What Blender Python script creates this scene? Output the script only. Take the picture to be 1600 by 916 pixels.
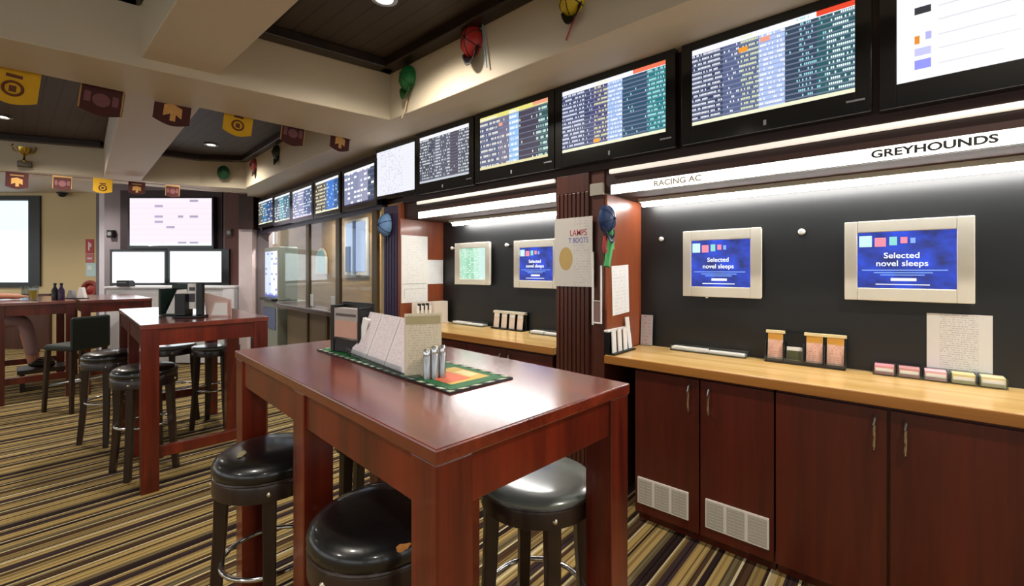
import bpy, bmesh, math, random
from mathutils import Vector, Matrix
for o in list(bpy.data.objects): bpy.data.objects.remove(o, do_unlink=True)
S = bpy.context.scene
COL = S.collection
random.seed(7)
PI = math.pi
# ------------------------------------------------------------------ camera
F_PX = 690.0; V0 = 422.0; CAM_H = 1.39; YAW = math.radians(48.8)
CY, SY = math.cos(YAW), math.sin(YAW)
cd = bpy.data.cameras.new('camera'); cam = bpy.data.objects.new('camera', cd); COL.objects.link(cam)
cd.sensor_width = 36; cd.lens = 36 * F_PX / 1600; cd.shift_y = (V0 - 458) / 1600; cd.clip_start = 0.02
cam.location = (0, 0, CAM_H); cam.rotation_euler = (PI / 2, 0, -YAW)
S.camera = cam
# ------------------------------------------------------------------ world, exposure
S.view_settings.view_transform = 'Standard'; S.view_settings.look = 'None'
S.view_settings.exposure = 0.2; S.view_settings.gamma = 1.0; S.view_settings.use_curve_mapping = False
W = bpy.data.worlds.new('world'); S.world = W; W.use_nodes = True
W.node_tree.nodes['Background'].inputs[0].default_value = (0.93, 0.97, 1.0, 1)
W.node_tree.nodes['Background'].inputs[1].default_value = 1.3
LAMP_W = 85.0        # each ceiling downlight, watts
TUBE = 42.0           # fluorescent tubes over the betting desks
SIGN = 2.6           # backlit header strips
# ------------------------------------------------------------------ where a sight line of the photo meets a real plane
def ray(u, v):
    t = (u - 800) / F_PX
    return Vector((t * CY + SY, -t * SY + CY, (V0 - v) / F_PX))
CAMP = Vector((0, 0, CAM_H))
def onX(u, v, X): r = ray(u, v); return CAMP + r * (X / r.x)
def onY(u, v, Y): r = ray(u, v); return CAMP + r * (Y / r.y)
def onZ(u, v, Z): r = ray(u, v); return CAMP + r * ((Z - CAM_H) / r.z)
def onD(u, v, D): return CAMP + ray(u, v) * D
def onP(u, v, p, n):
    r = ray(u, v); n = Vector(n); return CAMP + r * ((Vector(p) - CAMP).dot(n) / r.dot(n))
# ------------------------------------------------------------------ materials
def lin(c):
    if isinstance(c, str):
        c = [int(c[i:i+2], 16) / 255 for i in (0, 2, 4)]
    return tuple(x / 12.92 if x <= .04045 else ((x + .055) / 1.055) ** 2.4 for x in c) + (1,)
def nodes(name):
    m = bpy.data.materials.new(name); m.use_nodes = True
    nt = m.node_tree; return m, nt, nt.nodes['Principled BSDF']
def add(nt, t, **k):
    n = nt.nodes.new(t)
    for a, b in k.items(): setattr(n, a, b)
    return n
def M(name, col, rough=.5, metal=0., coat=0., em=None, ems=1., var=.06, scale=18., bump=0., spec=.5):
    m, nt, p = nodes(name)
    c = lin(col)
    tc = add(nt, 'ShaderNodeTexCoord'); no = add(nt, 'ShaderNodeTexNoise'); no.inputs['Scale'].default_value = scale
    no.inputs['Detail'].default_value = 3
    nt.links.new(tc.outputs['Object'], no.inputs['Vector'])
    mx = add(nt, 'ShaderNodeMix', data_type='RGBA')
    mx.inputs[6].default_value = tuple(x * (1 - var) for x in c[:3]) + (1,)
    mx.inputs[7].default_value = tuple(min(1, x * (1 + var)) for x in c[:3]) + (1,)
    nt.links.new(no.outputs['Fac'], mx.inputs[0]); nt.links.new(mx.outputs[2], p.inputs['Base Color'])
    p.inputs['Roughness'].default_value = rough; p.inputs['Metallic'].default_value = metal
    p.inputs['Coat Weight'].default_value = coat; p.inputs['Coat Roughness'].default_value = .12
    p.inputs['Specular IOR Level'].default_value = spec
    if em:
        p.inputs['Emission Color'].default_value = lin(em); p.inputs['Emission Strength'].default_value = ems
    if bump:
        b = add(nt, 'ShaderNodeBump'); b.inputs['Strength'].default_value = bump; b.inputs['Distance'].default_value = .01
        nt.links.new(no.outputs['Fac'], b.inputs['Height']); nt.links.new(b.outputs[0], p.inputs['Normal'])
    return m
def glow(name, col, s):
    m, nt, p = nodes(name)
    p.inputs['Base Color'].default_value = (0.02, .02, .02, 1); p.inputs['Roughness'].default_value = .3
    p.inputs['Emission Color'].default_value = lin(col); p.inputs['Emission Strength'].default_value = s
    return m
def wood(name, c1, c2, axis=2, rough=.35, coat=.3, scale=9., stretch=.06, coatr=.12):
    m, nt, p = nodes(name)
    tc = add(nt, 'ShaderNodeTexCoord'); mp = add(nt, 'ShaderNodeMapping')
    s = [1, 1, 1]; s[axis] = stretch; mp.inputs['Scale'].default_value = s
    no = add(nt, 'ShaderNodeTexNoise'); no.inputs['Scale'].default_value = scale; no.inputs['Detail'].default_value = 6
    no.inputs['Distortion'].default_value = .6
    no2 = add(nt, 'ShaderNodeTexNoise'); no2.inputs['Scale'].default_value = scale * 9; no2.inputs['Detail'].default_value = 3
    nt.links.new(tc.outputs['Object'], mp.inputs[0]); nt.links.new(mp.outputs[0], no.inputs['Vector']); nt.links.new(mp.outputs[0], no2.inputs['Vector'])
    md = add(nt, 'ShaderNodeMath', operation='MULTIPLY_ADD'); md.inputs[1].default_value = .35
    nt.links.new(no2.outputs['Fac'], md.inputs[0]); nt.links.new(no.outputs['Fac'], md.inputs[2])
    r = add(nt, 'ShaderNodeValToRGB'); r.color_ramp.elements[0].position = .48; r.color_ramp.elements[1].position = .86
    r.color_ramp.elements[0].color = lin(c1); r.color_ramp.elements[1].color = lin(c2)
    nt.links.new(md.outputs[0], r.inputs[0]); nt.links.new(r.outputs[0], p.inputs['Base Color'])
    p.inputs['Roughness'].default_value = rough; p.inputs['Coat Weight'].default_value = coat; p.inputs['Coat Roughness'].default_value = coatr; p.inputs['Coat IOR'].default_value = 1.75 if coat == 1. else 1.5
    return m
def carpet():
    m, nt, p = nodes('striped carpet')
    g = add(nt, 'ShaderNodeNewGeometry'); sp = add(nt, 'ShaderNodeSeparateXYZ'); nt.links.new(g.outputs['Position'], sp.inputs[0])
    d = add(nt, 'ShaderNodeMath', operation='DIVIDE'); d.inputs[1].default_value = .92
    fr = add(nt, 'ShaderNodeMath', operation='FRACT'); nt.links.new(sp.outputs['Y'], d.inputs[0]); nt.links.new(d.outputs[0], fr.inputs[0])
    r = add(nt, 'ShaderNodeValToRGB'); cr = r.color_ramp; cr.interpolation = 'CONSTANT'
    pal = {'g': 'c4ac74', 'c': 'ecdfb6', 'b': '5a4534', 'k': '36292a', 'o': '80755a', 't': 'a28d60', 'p': '483a3c'}
    seq = [('g', 6), ('k', 1), ('g', 4), ('c', 1), ('b', 4), ('o', 2), ('c', 1), ('k', 2), ('g', 5), ('t', 3), ('b', 2), ('c', 1), ('p', 5), ('g', 4), ('c', 2), ('k', 1), ('t', 5),
           ('b', 4), ('c', 1), ('o', 4), ('g', 4), ('k', 3), ('c', 1), ('b', 2), ('g', 6), ('p', 4), ('t', 2), ('c', 1), ('k', 5), ('o', 3)]
    tot = sum(w for _, w in seq); x = 0
    for i, (k, w) in enumerate(seq):
        e = cr.elements[i] if i < 2 else cr.elements.new(x / tot)
        e.position = x / tot; e.color = lin(pal[k]); x += w
    nt.links.new(fr.outputs[0], r.inputs[0])
    fine = cramp(nt, mth(nt, 'FRACT', mth(nt, 'DIVIDE', sp.outputs['Y'], .137)), [(0, 'ffffff'), (.09, 'c9bca6'), (.2, 'fffdf4'), (.31, '8f7d66'), (.36, 'fff6e0'), (.52, 'd6c8b0'), (.6, 'ffffff'), (.68, 'a39078'), (.74, 'fffaf0'), (.9, 'c4b294')])
    no = add(nt, 'ShaderNodeTexNoise'); no.inputs['Scale'].default_value = 260; no.inputs['Detail'].default_value = 2
    nt.links.new(g.outputs['Position'], no.inputs['Vector'])
    mx = add(nt, 'ShaderNodeMix', data_type='RGBA', blend_type='MULTIPLY'); mx.inputs[0].default_value = .5
    nt.links.new(r.outputs[0], mx.inputs[6])
    r2 = add(nt, 'ShaderNodeValToRGB'); r2.color_ramp.elements[0].position = .35; r2.color_ramp.elements[1].position = .65
    r2.color_ramp.elements[0].color = (.5, .5, .5, 1)
    nt.links.new(no.outputs['Fac'], r2.inputs[0]); nt.links.new(r2.outputs[0], mx.inputs[7])
    m2 = add(nt, 'ShaderNodeMix', data_type='RGBA', blend_type='MULTIPLY'); m2.inputs[0].default_value = .85
    nt.links.new(mx.outputs[2], m2.inputs[6]); nt.links.new(fine, m2.inputs[7])
    nt.links.new(m2.outputs[2], p.inputs['Base Color']); p.inputs['Roughness'].default_value = .95; p.inputs['Specular IOR Level'].default_value = .1
    b = add(nt, 'ShaderNodeBump'); b.inputs['Strength'].default_value = .5; b.inputs['Distance'].default_value = .006
    nt.links.new(no.outputs['Fac'], b.inputs['Height']); nt.links.new(b.outputs[0], p.inputs['Normal'])
    return m
def slats(name, col, col2, axis='X', w=.09, rough=.6):
    m, nt, p = nodes(name)
    g = add(nt, 'ShaderNodeNewGeometry'); sp = add(nt, 'ShaderNodeSeparateXYZ'); nt.links.new(g.outputs['Position'], sp.inputs[0])
    d = add(nt, 'ShaderNodeMath', operation='DIVIDE'); d.inputs[1].default_value = w
    fr = add(nt, 'ShaderNodeMath', operation='FRACT'); nt.links.new(sp.outputs[axis], d.inputs[0]); nt.links.new(d.outputs[0], fr.inputs[0])
    r = add(nt, 'ShaderNodeValToRGB'); r.color_ramp.elements[0].position = .0; r.color_ramp.elements[0].color = lin(col2)
    r.color_ramp.elements[1].position = .16; r.color_ramp.elements[1].color = lin(col)
    nt.links.new(fr.outputs[0], r.inputs[0]); nt.links.new(r.outputs[0], p.inputs['Base Color']); p.inputs['Roughness'].default_value = rough
    return m
def mth(nt, op, a, b=None, c=None):
    n = add(nt, 'ShaderNodeMath', operation=op)
    for i, x in enumerate((a, b, c)):
        if x is None: continue
        if isinstance(x, (int, float)): n.inputs[i].default_value = x
        else: nt.links.new(x, n.inputs[i])
    return n.outputs[0]
def cramp(nt, src, stops):
    r = add(nt, 'ShaderNodeValToRGB'); r.color_ramp.interpolation = 'CONSTANT'
    for i, (x, c) in enumerate(stops):
        e = r.color_ramp.elements[i] if i < 2 else r.color_ramp.elements.new(x)
        e.position = x; e.color = lin(c) if isinstance(c, str) else (c, c, c, 1)
    if len(stops) == 1:
        r.color_ramp.elements[1].position = 1; r.color_ramp.elements[1].color = r.color_ramp.elements[0].color
    nt.links.new(src, r.inputs[0]); return r.outputs[0]
def mixc(nt, f, a, b):
    n = add(nt, 'ShaderNodeMix', data_type='RGBA')
    for i, x in ((0, f), (6, a), (7, b)):
        if isinstance(x, (int, float)): n.inputs[i].default_value = x
        elif isinstance(x, str): n.inputs[i].default_value = lin(x)
        else: nt.links.new(x, n.inputs[i])
    return n.outputs[2]
def board(name, rows, cells, bg, dens, ink, head=('f4f4ff', .93), foot='f0f0d0', seed=0., line='8890a8', em=.95, paper=False, top=None, lw=.16, spots=()):
    """rows of small figures: a lit results board, or print on paper"""
    m, nt, p = nodes(name)
    tc = add(nt, 'ShaderNodeTexCoord'); sp = add(nt, 'ShaderNodeSeparateXYZ'); nt.links.new(tc.outputs['UV'], sp.inputs[0])
    u, v = sp.outputs[0], sp.outputs[1]
    rv = mth(nt, 'MULTIPLY', v, rows); fv = mth(nt, 'FRACT', rv); row = mth(nt, 'FLOOR', rv)
    cu = mth(nt, 'MULTIPLY', u, cells); fu = mth(nt, 'FRACT', cu); cell = mth(nt, 'FLOOR', cu)
    cb = add(nt, 'ShaderNodeCombineXYZ'); nt.links.new(cell, cb.inputs[0]); nt.links.new(row, cb.inputs[1]); cb.inputs[2].default_value = seed
    wn = add(nt, 'ShaderNodeTexWhiteNoise', noise_dimensions='3D'); nt.links.new(cb.outputs[0], wn.inputs['Vector'])
    d = cramp(nt, u, dens)
    t = mth(nt, 'LESS_THAN', wn.outputs['Value'], d)
    for a in (mth(nt, 'GREATER_THAN', fv, .3), mth(nt, 'LESS_THAN', fv, .74), mth(nt, 'GREATER_THAN', fu, .12), mth(nt, 'LESS_THAN', fu, .84)):
        t = mth(nt, 'MULTIPLY', t, a)
    b = cramp(nt, u, bg); k = cramp(nt, u, ink)
    c = mixc(nt, mth(nt, 'MULTIPLY', mth(nt, 'LESS_THAN', fv, lw), .55), b, line)
    c = mixc(nt, t, c, k)
    for (cell_u, cell_v, colr) in spots:
        f = mth(nt, 'MULTIPLY', mth(nt, 'LESS_THAN', mth(nt, 'ABSOLUTE', mth(nt, 'SUBTRACT', u, cell_u)), .03),
                mth(nt, 'LESS_THAN', mth(nt, 'ABSOLUTE', mth(nt, 'SUBTRACT', v, cell_v)), .03))
        c = mixc(nt, f, c, colr)
    if head: c = mixc(nt, mth(nt, 'MULTIPLY', mth(nt, 'GREATER_THAN', v, head[1]), mth(nt, 'SUBTRACT', 1.0, t)), c, head[0])
    if top: c = mixc(nt, mth(nt, 'MULTIPLY', mth(nt, 'GREATER_THAN', v, .94), mth(nt, 'GREATER_THAN', u, top[1])), c, top[0])
    if foot: c = mixc(nt, mth(nt, 'LESS_THAN', v, .045), c, foot)
    if paper:
        nt.links.new(c, p.inputs['Base Color']); p.inputs['Roughness'].default_value = .7
    else:
        p.inputs['Base Color'].default_value = (.01, .01, .01, 1); p.inputs['Roughness'].default_value = .25
        nt.links.new(c, p.inputs['Emission Color']); p.inputs['Emission Strength'].default_value = em
    return m
def printed(name, bg='eceae4', ink='8a8a94', rows=14, cells=40, dens=None, seed=1., **k):
    return board(name, rows, cells, [(0, bg), (1, bg)], dens or [(0, 0.), (.1, .6), (.82, .0)], [(0, ink), (1, ink)], head=None, foot=None, seed=seed, line=bg, paper=True, **k)
def clear(name, tint='eef4f6', gl=.12):
    m, nt, p = nodes(name); nt.nodes.remove(p)
    out = nt.nodes['Material Output']; tr = add(nt, 'ShaderNodeBsdfTransparent'); tr.inputs[0].default_value = lin(tint)
    gs = add(nt, 'ShaderNodeBsdfGlossy'); gs.inputs['Roughness'].default_value = .03
    lw = add(nt, 'ShaderNodeLayerWeight'); lw.inputs[0].default_value = .5
    fr = mth(nt, 'MULTIPLY_ADD', mth(nt, 'POWER', lw.outputs['Facing'], 4.), .35, gl * .3)
    mx = add(nt, 'ShaderNodeMixShader'); nt.links.new(fr, mx.inputs[0])
    nt.links.new(tr.outputs[0], mx.inputs[1]); nt.links.new(gs.outputs[0], mx.inputs[2]); nt.links.new(mx.outputs[0], out.inputs[0])
    return m
CREAM = M('cream paint', 'cdbfa6', .6, var=.02, scale=3)
PALE = M('pale plaster', 'c9bdaf', .6, var=.03, scale=2)
DARKTRIM = wood('dark ceiling timber', '1d1310', '2f201a', 1, .4, .2)
COFFER = slats('dark slatted coffer', '40362f', '1c1714', 'X', .1)
MAHOG = wood('mahogany table top', '58180c', '8a3218', 1, .27, 1., 7, .05, .19)
MAHOGLEG = wood('mahogany legs', '45120a', '7a2812', 2, .3, .4, 9, .06)
CABW = wood('cabinet veneer', '3e1007', '5c1c0c', 2, .38, .2, 6, .05)
PILW = wood('pillar veneer', '3d1a10', '572a1c', 2, .4, .2, 8, .05)
REDW = wood('red brown panel', '7a3a22', '96502f', 2, .4, .2, 5, .08)
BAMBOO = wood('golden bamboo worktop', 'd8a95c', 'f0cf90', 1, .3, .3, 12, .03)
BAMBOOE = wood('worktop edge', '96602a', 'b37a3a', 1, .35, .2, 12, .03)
HEADW = wood('header timber', '2a1510', '3d2018', 1, .4, .15, 6, .05)
OLIVE = wood('olive brown post', '4a3a1e', '65522e', 2, .5, .1)
TANW = wood('tan boarding', '9a7444', 'b48c58', 1, .5, .1, 6, .1)
STOOLW = wood('dark stool timber', '1c100b', '34211a', 2, .35, .3)
VINYL = M('black vinyl', '0d0d0f', .34, var=.2, coat=.6, bump=.04, scale=60)
SHINY = M('pale shiny vinyl', '6e7570', .3, var=.25, coat=1., bump=.03, scale=14)  # pale mottled grey base under a clear coat
SCUFF = M('worn cream patch', 'a39c74', .8, var=.3, scale=70)
TEAR = M('torn tan patch', 'b8793a', .8, var=.3, scale=70)
BLACKP = M('black panel laminate', '17191b', .42, var=.03, spec=.55)
BLACK = M('black plastic', '101113', .35)
TVB = M('black gloss bezel', '0c0d0f', .22, coat=.3)
CHROME = M('chrome', 'd8d8d8', .15, 1.)
BRASS = M('pale bolt metal', 'd8ccb4', .3, 1.)
STEEL = M('brushed steel', 'b9bcc0', .32, 1.)
WHITE = M('white card', 'f2f1ee', .6, var=.02)
IVORY = M('ivory plastic', 'dcd9cc', .4, var=.03)
GREY = M('grey plastic', '8d8f92', .45)
VENT = M('vent grille white', 'e0dad0', .5)
VENTD = M('vent slot shade', 'b4ada2', .6)
TUBEM = glow('lit tube diffuser', 'fbf8f4', TUBE)
SIGNM = glow('backlit strip', 'fffbf0', SIGN)
LEDGE = M('white light ledge', 'd8d2c8', .45, em='fff2e4', ems=.55)  # ledge gives off a weak glow of its own
LAMPM = glow('lamp', 'fff4e0', 30)
GLASS = clear('glass')
ACRYL = clear('clear acrylic', 'e6ecee', .2)
# ------------------------------------------------------------------ mesh builder
class MB:
    def __init__(s): s.bm = bmesh.new(); s.uvq = []
    def box(s, x0, x1, y0, y1, z0, z1, mtx=None):
        r = bmesh.ops.create_cube(s.bm, size=1)
        m = Matrix.Translation(((x0+x1)/2, (y0+y1)/2, (z0+z1)/2)) @ Matrix.Diagonal((abs(x1-x0), abs(y1-y0), abs(z1-z0), 1))
        bmesh.ops.transform(s.bm, matrix=(mtx or Matrix()) @ m, verts=r['verts']); return s
    def cone(s, p0, p1, r0, r1=None, n=16, cap=True, twist=0):
        r1 = r0 if r1 is None else r1
        p0, p1 = Vector(p0), Vector(p1); d = p1 - p0
        r = bmesh.ops.create_cone(s.bm, cap_ends=cap, segments=n, radius1=max(r0, 1e-5), radius2=max(r1, 1e-5), depth=d.length)
        q = Vector((0, 0, 1)).rotation_difference(d.normalized()).to_matrix().to_4x4()
        bmesh.ops.transform(s.bm, matrix=Matrix.Translation((p0+p1)/2) @ q @ Matrix.Rotation(twist, 4, 'Z'), verts=r['verts']); return s
    def ball(s, c, r, sc=(1, 1, 1), n=16):
        k = bmesh.ops.create_uvsphere(s.bm, u_segments=n, v_segments=n//2+2, radius=r)
        bmesh.ops.transform(s.bm, matrix=Matrix.Translation(c) @ Matrix.Diagonal((*sc, 1)), verts=k['verts']); return s
    def lathe(s, prof, c=(0, 0, 0), n=36, mtx=None):
        rings = []
        mtx = mtx or Matrix()
        for r, z in prof:
            if r < 1e-6: rings.append([s.bm.verts.new(mtx @ Vector((c[0], c[1], c[2]+z)))])
            else: rings.append([s.bm.verts.new(mtx @ Vector((c[0]+r*math.cos(2*PI*i/n), c[1]+r*math.sin(2*PI*i/n), c[2]+z))) for i in range(n)])
        for a, b in zip(rings, rings[1:]):
            for i in range(n):
                j = (i+1) % n
                if len(a) == 1 and len(b) == 1: break
                if len(a) == 1: f = (a[0], b[j], b[i])
                elif len(b) == 1: f = (a[i], a[j], b[0])
                else: f = (a[i], a[j], b[j], b[i])
                s.bm.faces.new(f)
        return s
    def torus(s, c, R, r, n=36, k=10, mtx=None):
        mtx = mtx or Matrix(); g = []
        for i in range(n):
            a = 2*PI*i/n
            g.append([s.bm.verts.new(mtx @ Vector((c[0]+(R+r*math.cos(2*PI*j/k))*math.cos(a), c[1]+(R+r*math.cos(2*PI*j/k))*math.sin(a), c[2]+r*math.sin(2*PI*j/k)))) for j in range(k)])
        for i in range(n):
            for j in range(k):
                s.bm.faces.new((g[i][j], g[(i+1) % n][j], g[(i+1) % n][(j+1) % k], g[i][(j+1) % k]))
        return s
    def tube(s, pts, r, n=8):
        pts = [Vector(p) for p in pts]; rings = []
        up = Vector((0.13, .21, .97)).normalized()
        for i, p in enumerate(pts):
            d = (pts[min(i+1, len(pts)-1)] - pts[max(i-1, 0)]).normalized()
            a = d.cross(up).normalized(); b = d.cross(a)
            rr = r[i] if isinstance(r, (list, tuple)) else r
            rings.append([s.bm.verts.new(p + a*rr*math.cos(2*PI*j/n) + b*rr*math.sin(2*PI*j/n)) for j in range(n)])
        for a, b in zip(rings, rings[1:]):
            for j in range(n): s.bm.faces.new((a[j], a[(j+1) % n], b[(j+1) % n], b[j]))
        s.bm.faces.new(rings[0][::-1]); s.bm.faces.new(rings[-1]); return s
    def prism(s, pts, z0, z1, mtx=None):
        mtx = mtx or Matrix()
        a = [s.bm.verts.new(mtx @ Vector((x, y, z0))) for x, y in pts]; b = [s.bm.verts.new(mtx @ Vector((x, y, z1))) for x, y in pts]
        n = len(pts)
        s.bm.faces.new(a[::-1]); s.bm.faces.new(b)
        for i in range(n): s.bm.faces.new((a[i], a[(i+1) % n], b[(i+1) % n], b[i]))
        return s
    def quad(s, x0, x1, y0, y1, z):
        """a face in the x-y plane that carries its own 0..1 UVs"""
        f = s.bm.faces.new([s.bm.verts.new((x, y, z)) for x, y in ((x0, y0), (x1, y0), (x1, y1), (x0, y1))]); s.uvq.append(f); return s
    def taper(s, p0, w0, p1, w1, d0=None, d1=None):
        d0 = d0 or w0; d1 = d1 or w1
        a = [s.bm.verts.new((p0[0]+sx*w0/2, p0[1]+sy*d0/2, p0[2])) for sx, sy in ((-1, -1), (1, -1), (1, 1), (-1, 1))]
        b = [s.bm.verts.new((p1[0]+sx*w1/2, p1[1]+sy*d1/2, p1[2])) for sx, sy in ((-1, -1), (1, -1), (1, 1), (-1, 1))]
        s.bm.faces.new(a[::-1]); s.bm.faces.new(b)
        for i in range(4): s.bm.faces.new((a[i], a[(i+1) % 4], b[(i+1) % 4], b[i]))
        return s
    def build(s, name, mat, parent=None, bev=0., smooth=False, loc=None, seg=2, label=None):
        bmesh.ops.recalc_face_normals(s.bm, faces=[f for f in s.bm.faces if f not in s.uvq])
        if s.uvq:
            l = s.bm.loops.layers.uv.new('UVMap')
            for f in s.uvq:
                for lp, uv in zip(f.loops, ((0, 0), (1, 0), (1, 1), (0, 1))): lp[l].uv = uv
        me = bpy.data.meshes.new(name); s.bm.to_mesh(me); s.bm.free(); me.materials.append(mat)
        o = bpy.data.objects.new(name, me); COL.objects.link(o)
        if parent: o.parent = parent
        if loc is not None: o.location = loc
        if smooth:
            for p in me.polygons: p.use_smooth = True
            me.set_sharp_from_angle(angle=math.radians(40))
        if bev:
            b = o.modifiers.new('bevel', 'BEVEL'); b.width = bev; b.segments = seg; b.limit_method = 'ANGLE'; b.angle_limit = math.radians(40)
        if label: o['label'] = label
        return o
def tag(o, label, cat, group=None, kind=None):
    o['label'] = label; o['category'] = cat
    if group: o['group'] = group
    if kind: o['kind'] = kind
    return o
def struct(o, label, cat='room'):
    return tag(o, label, cat, kind='structure')
def thing(name, label, cat, loc=(0, 0, 0), rz=0., group=None, mtx=None):
    o = bpy.data.objects.new(name, None); COL.objects.link(o); o.empty_display_size = .05
    if mtx is not None: o.matrix_world = mtx
    else: o.location = loc; o.rotation_euler = (0, 0, rz)
    return tag(o, label, cat, group)
def face(origin, right=(0, -1, 0)):
    """axes of something seen square on: x to its right, y up, z out of its front"""
    r = Vector(right).normalized(); up = Vector((0, 0, 1)); n = r.cross(up)
    m = Matrix((r, up, n)).transposed().to_4x4(); m.translation = Vector(origin); return m
def copy_tree(o, parent=None):
    c = o.copy(); COL.objects.link(c)
    if parent: c.parent = parent
    for ch in list(o.children): copy_tree(ch, c)
    return c
def text(name, s, size, mat, parent, loc, sx=1., extrude=.0006, align='CENTER', bold=0., rot=None):
    cu = bpy.data.curves.new(name, 'FONT'); cu.body = s; cu.size = size; cu.extrude = extrude; cu.align_x = align; cu.align_y = 'CENTER'; cu.offset = bold
    t = bpy.data.objects.new(name, cu); COL.objects.link(t)
    dg = bpy.context.evaluated_depsgraph_get(); me = bpy.data.meshes.new_from_object(t.evaluated_get(dg))
    bpy.data.objects.remove(t, do_unlink=True)
    me.materials.clear(); me.materials.append(mat)
    o = bpy.data.objects.new(name, me); COL.objects.link(o); o.parent = parent; o.location = loc; o.scale = (sx, 1, 1)
    if rot: o.rotation_euler = rot
    return o
VIEW = (CY, -SY, 0)          # the back walls of the room face the tables squarely
def depth_pt(u, v, D): return onD(u, v, D)
# ------------------------------------------------------------------ room shell
D_TV, D_CR = 7.0, 7.8
def wall_at(u, D): p = onD(u, V0, D); return Vector((p.x, p.y, 0))
b = MB(); b.prism([(-5, -3.5), (6, -3.5), (6, 8), tuple(wall_at(420, 7.95).xy), tuple(wall_at(-700, 7.95).xy)], -.06, 0); struct(b.build('floor', carpet()), 'gold, brown and black striped carpet floor', 'floor')
b = MB(); b.box(-5, 3.4, -3.5, 8.9, 2.93, 3.0); struct(b.build('ceiling', COFFER), 'dark slatted panels up in the ceiling coffers', 'ceiling')
b = MB(); b.prism([(1.86, -3.5), (1.90, 2.9), (1.97, 3.6), (2.16, 6.75), (2.9, 8.9), (6, 8.9), (6, -3.5)], 2.52, 2.925)
struct(b.build('trim_1', CREAM, bev=.006), 'long cream bulkhead above the row of screens', 'ceiling beam')
b = MB(); b.prism([(1.94, 2.88), (-5, 4.32), (-5, 4.8), (.1, 3.74), (2.0, 3.57)], 2.521, 2.925)
struct(b.build('trim_2', CREAM, bev=.006), 'cream cross beam between the two rows of coffers', 'ceiling beam')
b = MB(); b.prism([(.48, -3.5), (.84, -3.5), (.845, 3.2), (.49, 3.25)], 2.575, 2.925)
struct(b.build('trim_3', CREAM, bev=.006), 'cream ceiling beam overhead, running up to the cross beam', 'ceiling beam')
b = MB(); b.prism([(.483, 3.6), (.878, 3.55), (1.115, 7.2), (.775, 7.3)], 2.522, 2.925)
struct(b.build('trim_4', PALE, bev=.006), 'pale ceiling beam beyond the cross beam', 'ceiling beam')
b = MB(); b.prism([(-5, 8.75), (-.06, 7.7), (.84, 7.28), (1.72, 7.12), (2.3, 6.78), (2.5, 7.1), (1.9, 7.5), (.95, 7.7), (-5, 9.2)], 2.523, 2.925)
struct(b.build('trim_5', CREAM, bev=.006), 'cream bulkhead at the back of the ceiling, turning at the corner', 'ceiling beam')
b = MB(); b.prism([(-5, 9.1), (.9, 7.6), (2.4, 7.0), (3.9, 7.0), (3.9, 7.4), tuple(wall_at(163, 7.95).xy), tuple(wall_at(-700, 7.95).xy)], 2.75, 2.9)
struct(b.build('ceiling_rear', PALE), 'pale flat ceiling behind the rear bulkhead', 'ceiling')
def edge(n, pts, w=.09, z0=2.84, z1=2.932, lab=''):
    b = MB()
    for (a, c) in zip(pts, pts[1:]):
        a, c = Vector((*a, 0)), Vector((*c, 0)); d = (c-a).normalized(); nn = Vector((-d.y, d.x, 0))*w
        b.prism([tuple(p.xy) for p in (a, c, c+nn, a+nn)], z0, z1)
    struct(b.build(n, DARKTRIM, bev=.01), lab, 'ceiling trim')
edge('trim_6', [(1.875, -3.4), (1.9, 2.885), (.85, 3.105), (.845, -3.4)], .1, 2.86, lab='dark timber edging round the coffer above the front table')
edge('trim_7', [(.48, -3.4), (.485, 3.2), (-4.9, 4.3)], .1, 2.86, lab='dark timber edging round the coffer at top left')
edge('trim_8', [(1.99, 3.6), (2.165, 6.7), (1.72, 7.1), (1.12, 7.2), (.885, 3.65)], .09, 2.86, lab='dark timber edging round the small rear coffer')
edge('trim_9', [(.77, 7.26), (-.06, 7.68), (-4.9, 8.7)], .09, 2.86, lab='dark timber edging along the wide rear coffer')
# right side wall, bent slightly where the betting desks end
A0 = Vector((2.25, 3.0, 0)); AD = Vector((.37, 4.8, 0)).normalized(); AN = Vector((-AD.y, AD.x, 0)); AR = -AD    # far run of screens
def far(u, v, off=0.): return onP(u, v, A0 - AN*off, AN)
def FL(s, off=0.): p = A0 + AD*s - AN*off; return (p.x, p.y)
b = MB(); b.box(2.76, 2.9, -3.5, 3.42, 0, 2.53); struct(b.build('wall_right', BLACKP), 'matt black back panel of the betting desks', 'wall')
# TV wall and the cream wall
fv = Vector((SY, CY, 0)); rv = Vector((CY, -SY, 0))
def slab(u0, u1, D, th, z0, z1, b=None):
    a, c = wall_at(u0, D), wall_at(u1, D); b = b or MB()
    b.prism([tuple(p.xy) for p in (a, c, c+fv*th, a+fv*th)], z0, z1); return b
TVWALL = M('mauve grey wall', '8d858c', .6, var=.03)
DUSK = M('dark plum panel', '3a2a32', .5)
struct(slab(163, 420, D_TV, .12, 0, 2.76).build('wall_back', TVWALL), 'grey mauve wall carrying the three large screens', 'wall')
CREAMW = M('yellow cream wall', 'd8c497', .6, var=.04, scale=2)
b = MB(); slab(57, 152, D_CR, .12, 0, 2.76, b); slab(-700, 57, D_CR, .12, 0, 1.1, b); slab(-700, 57, D_CR, .12, 2.68, 2.76, b); slab(-700, -330, D_CR, .12, .9, 2.7, b)
struct(b.build('wall_left_back', CREAMW), 'yellow cream wall beside the bright window', 'wall')
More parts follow.
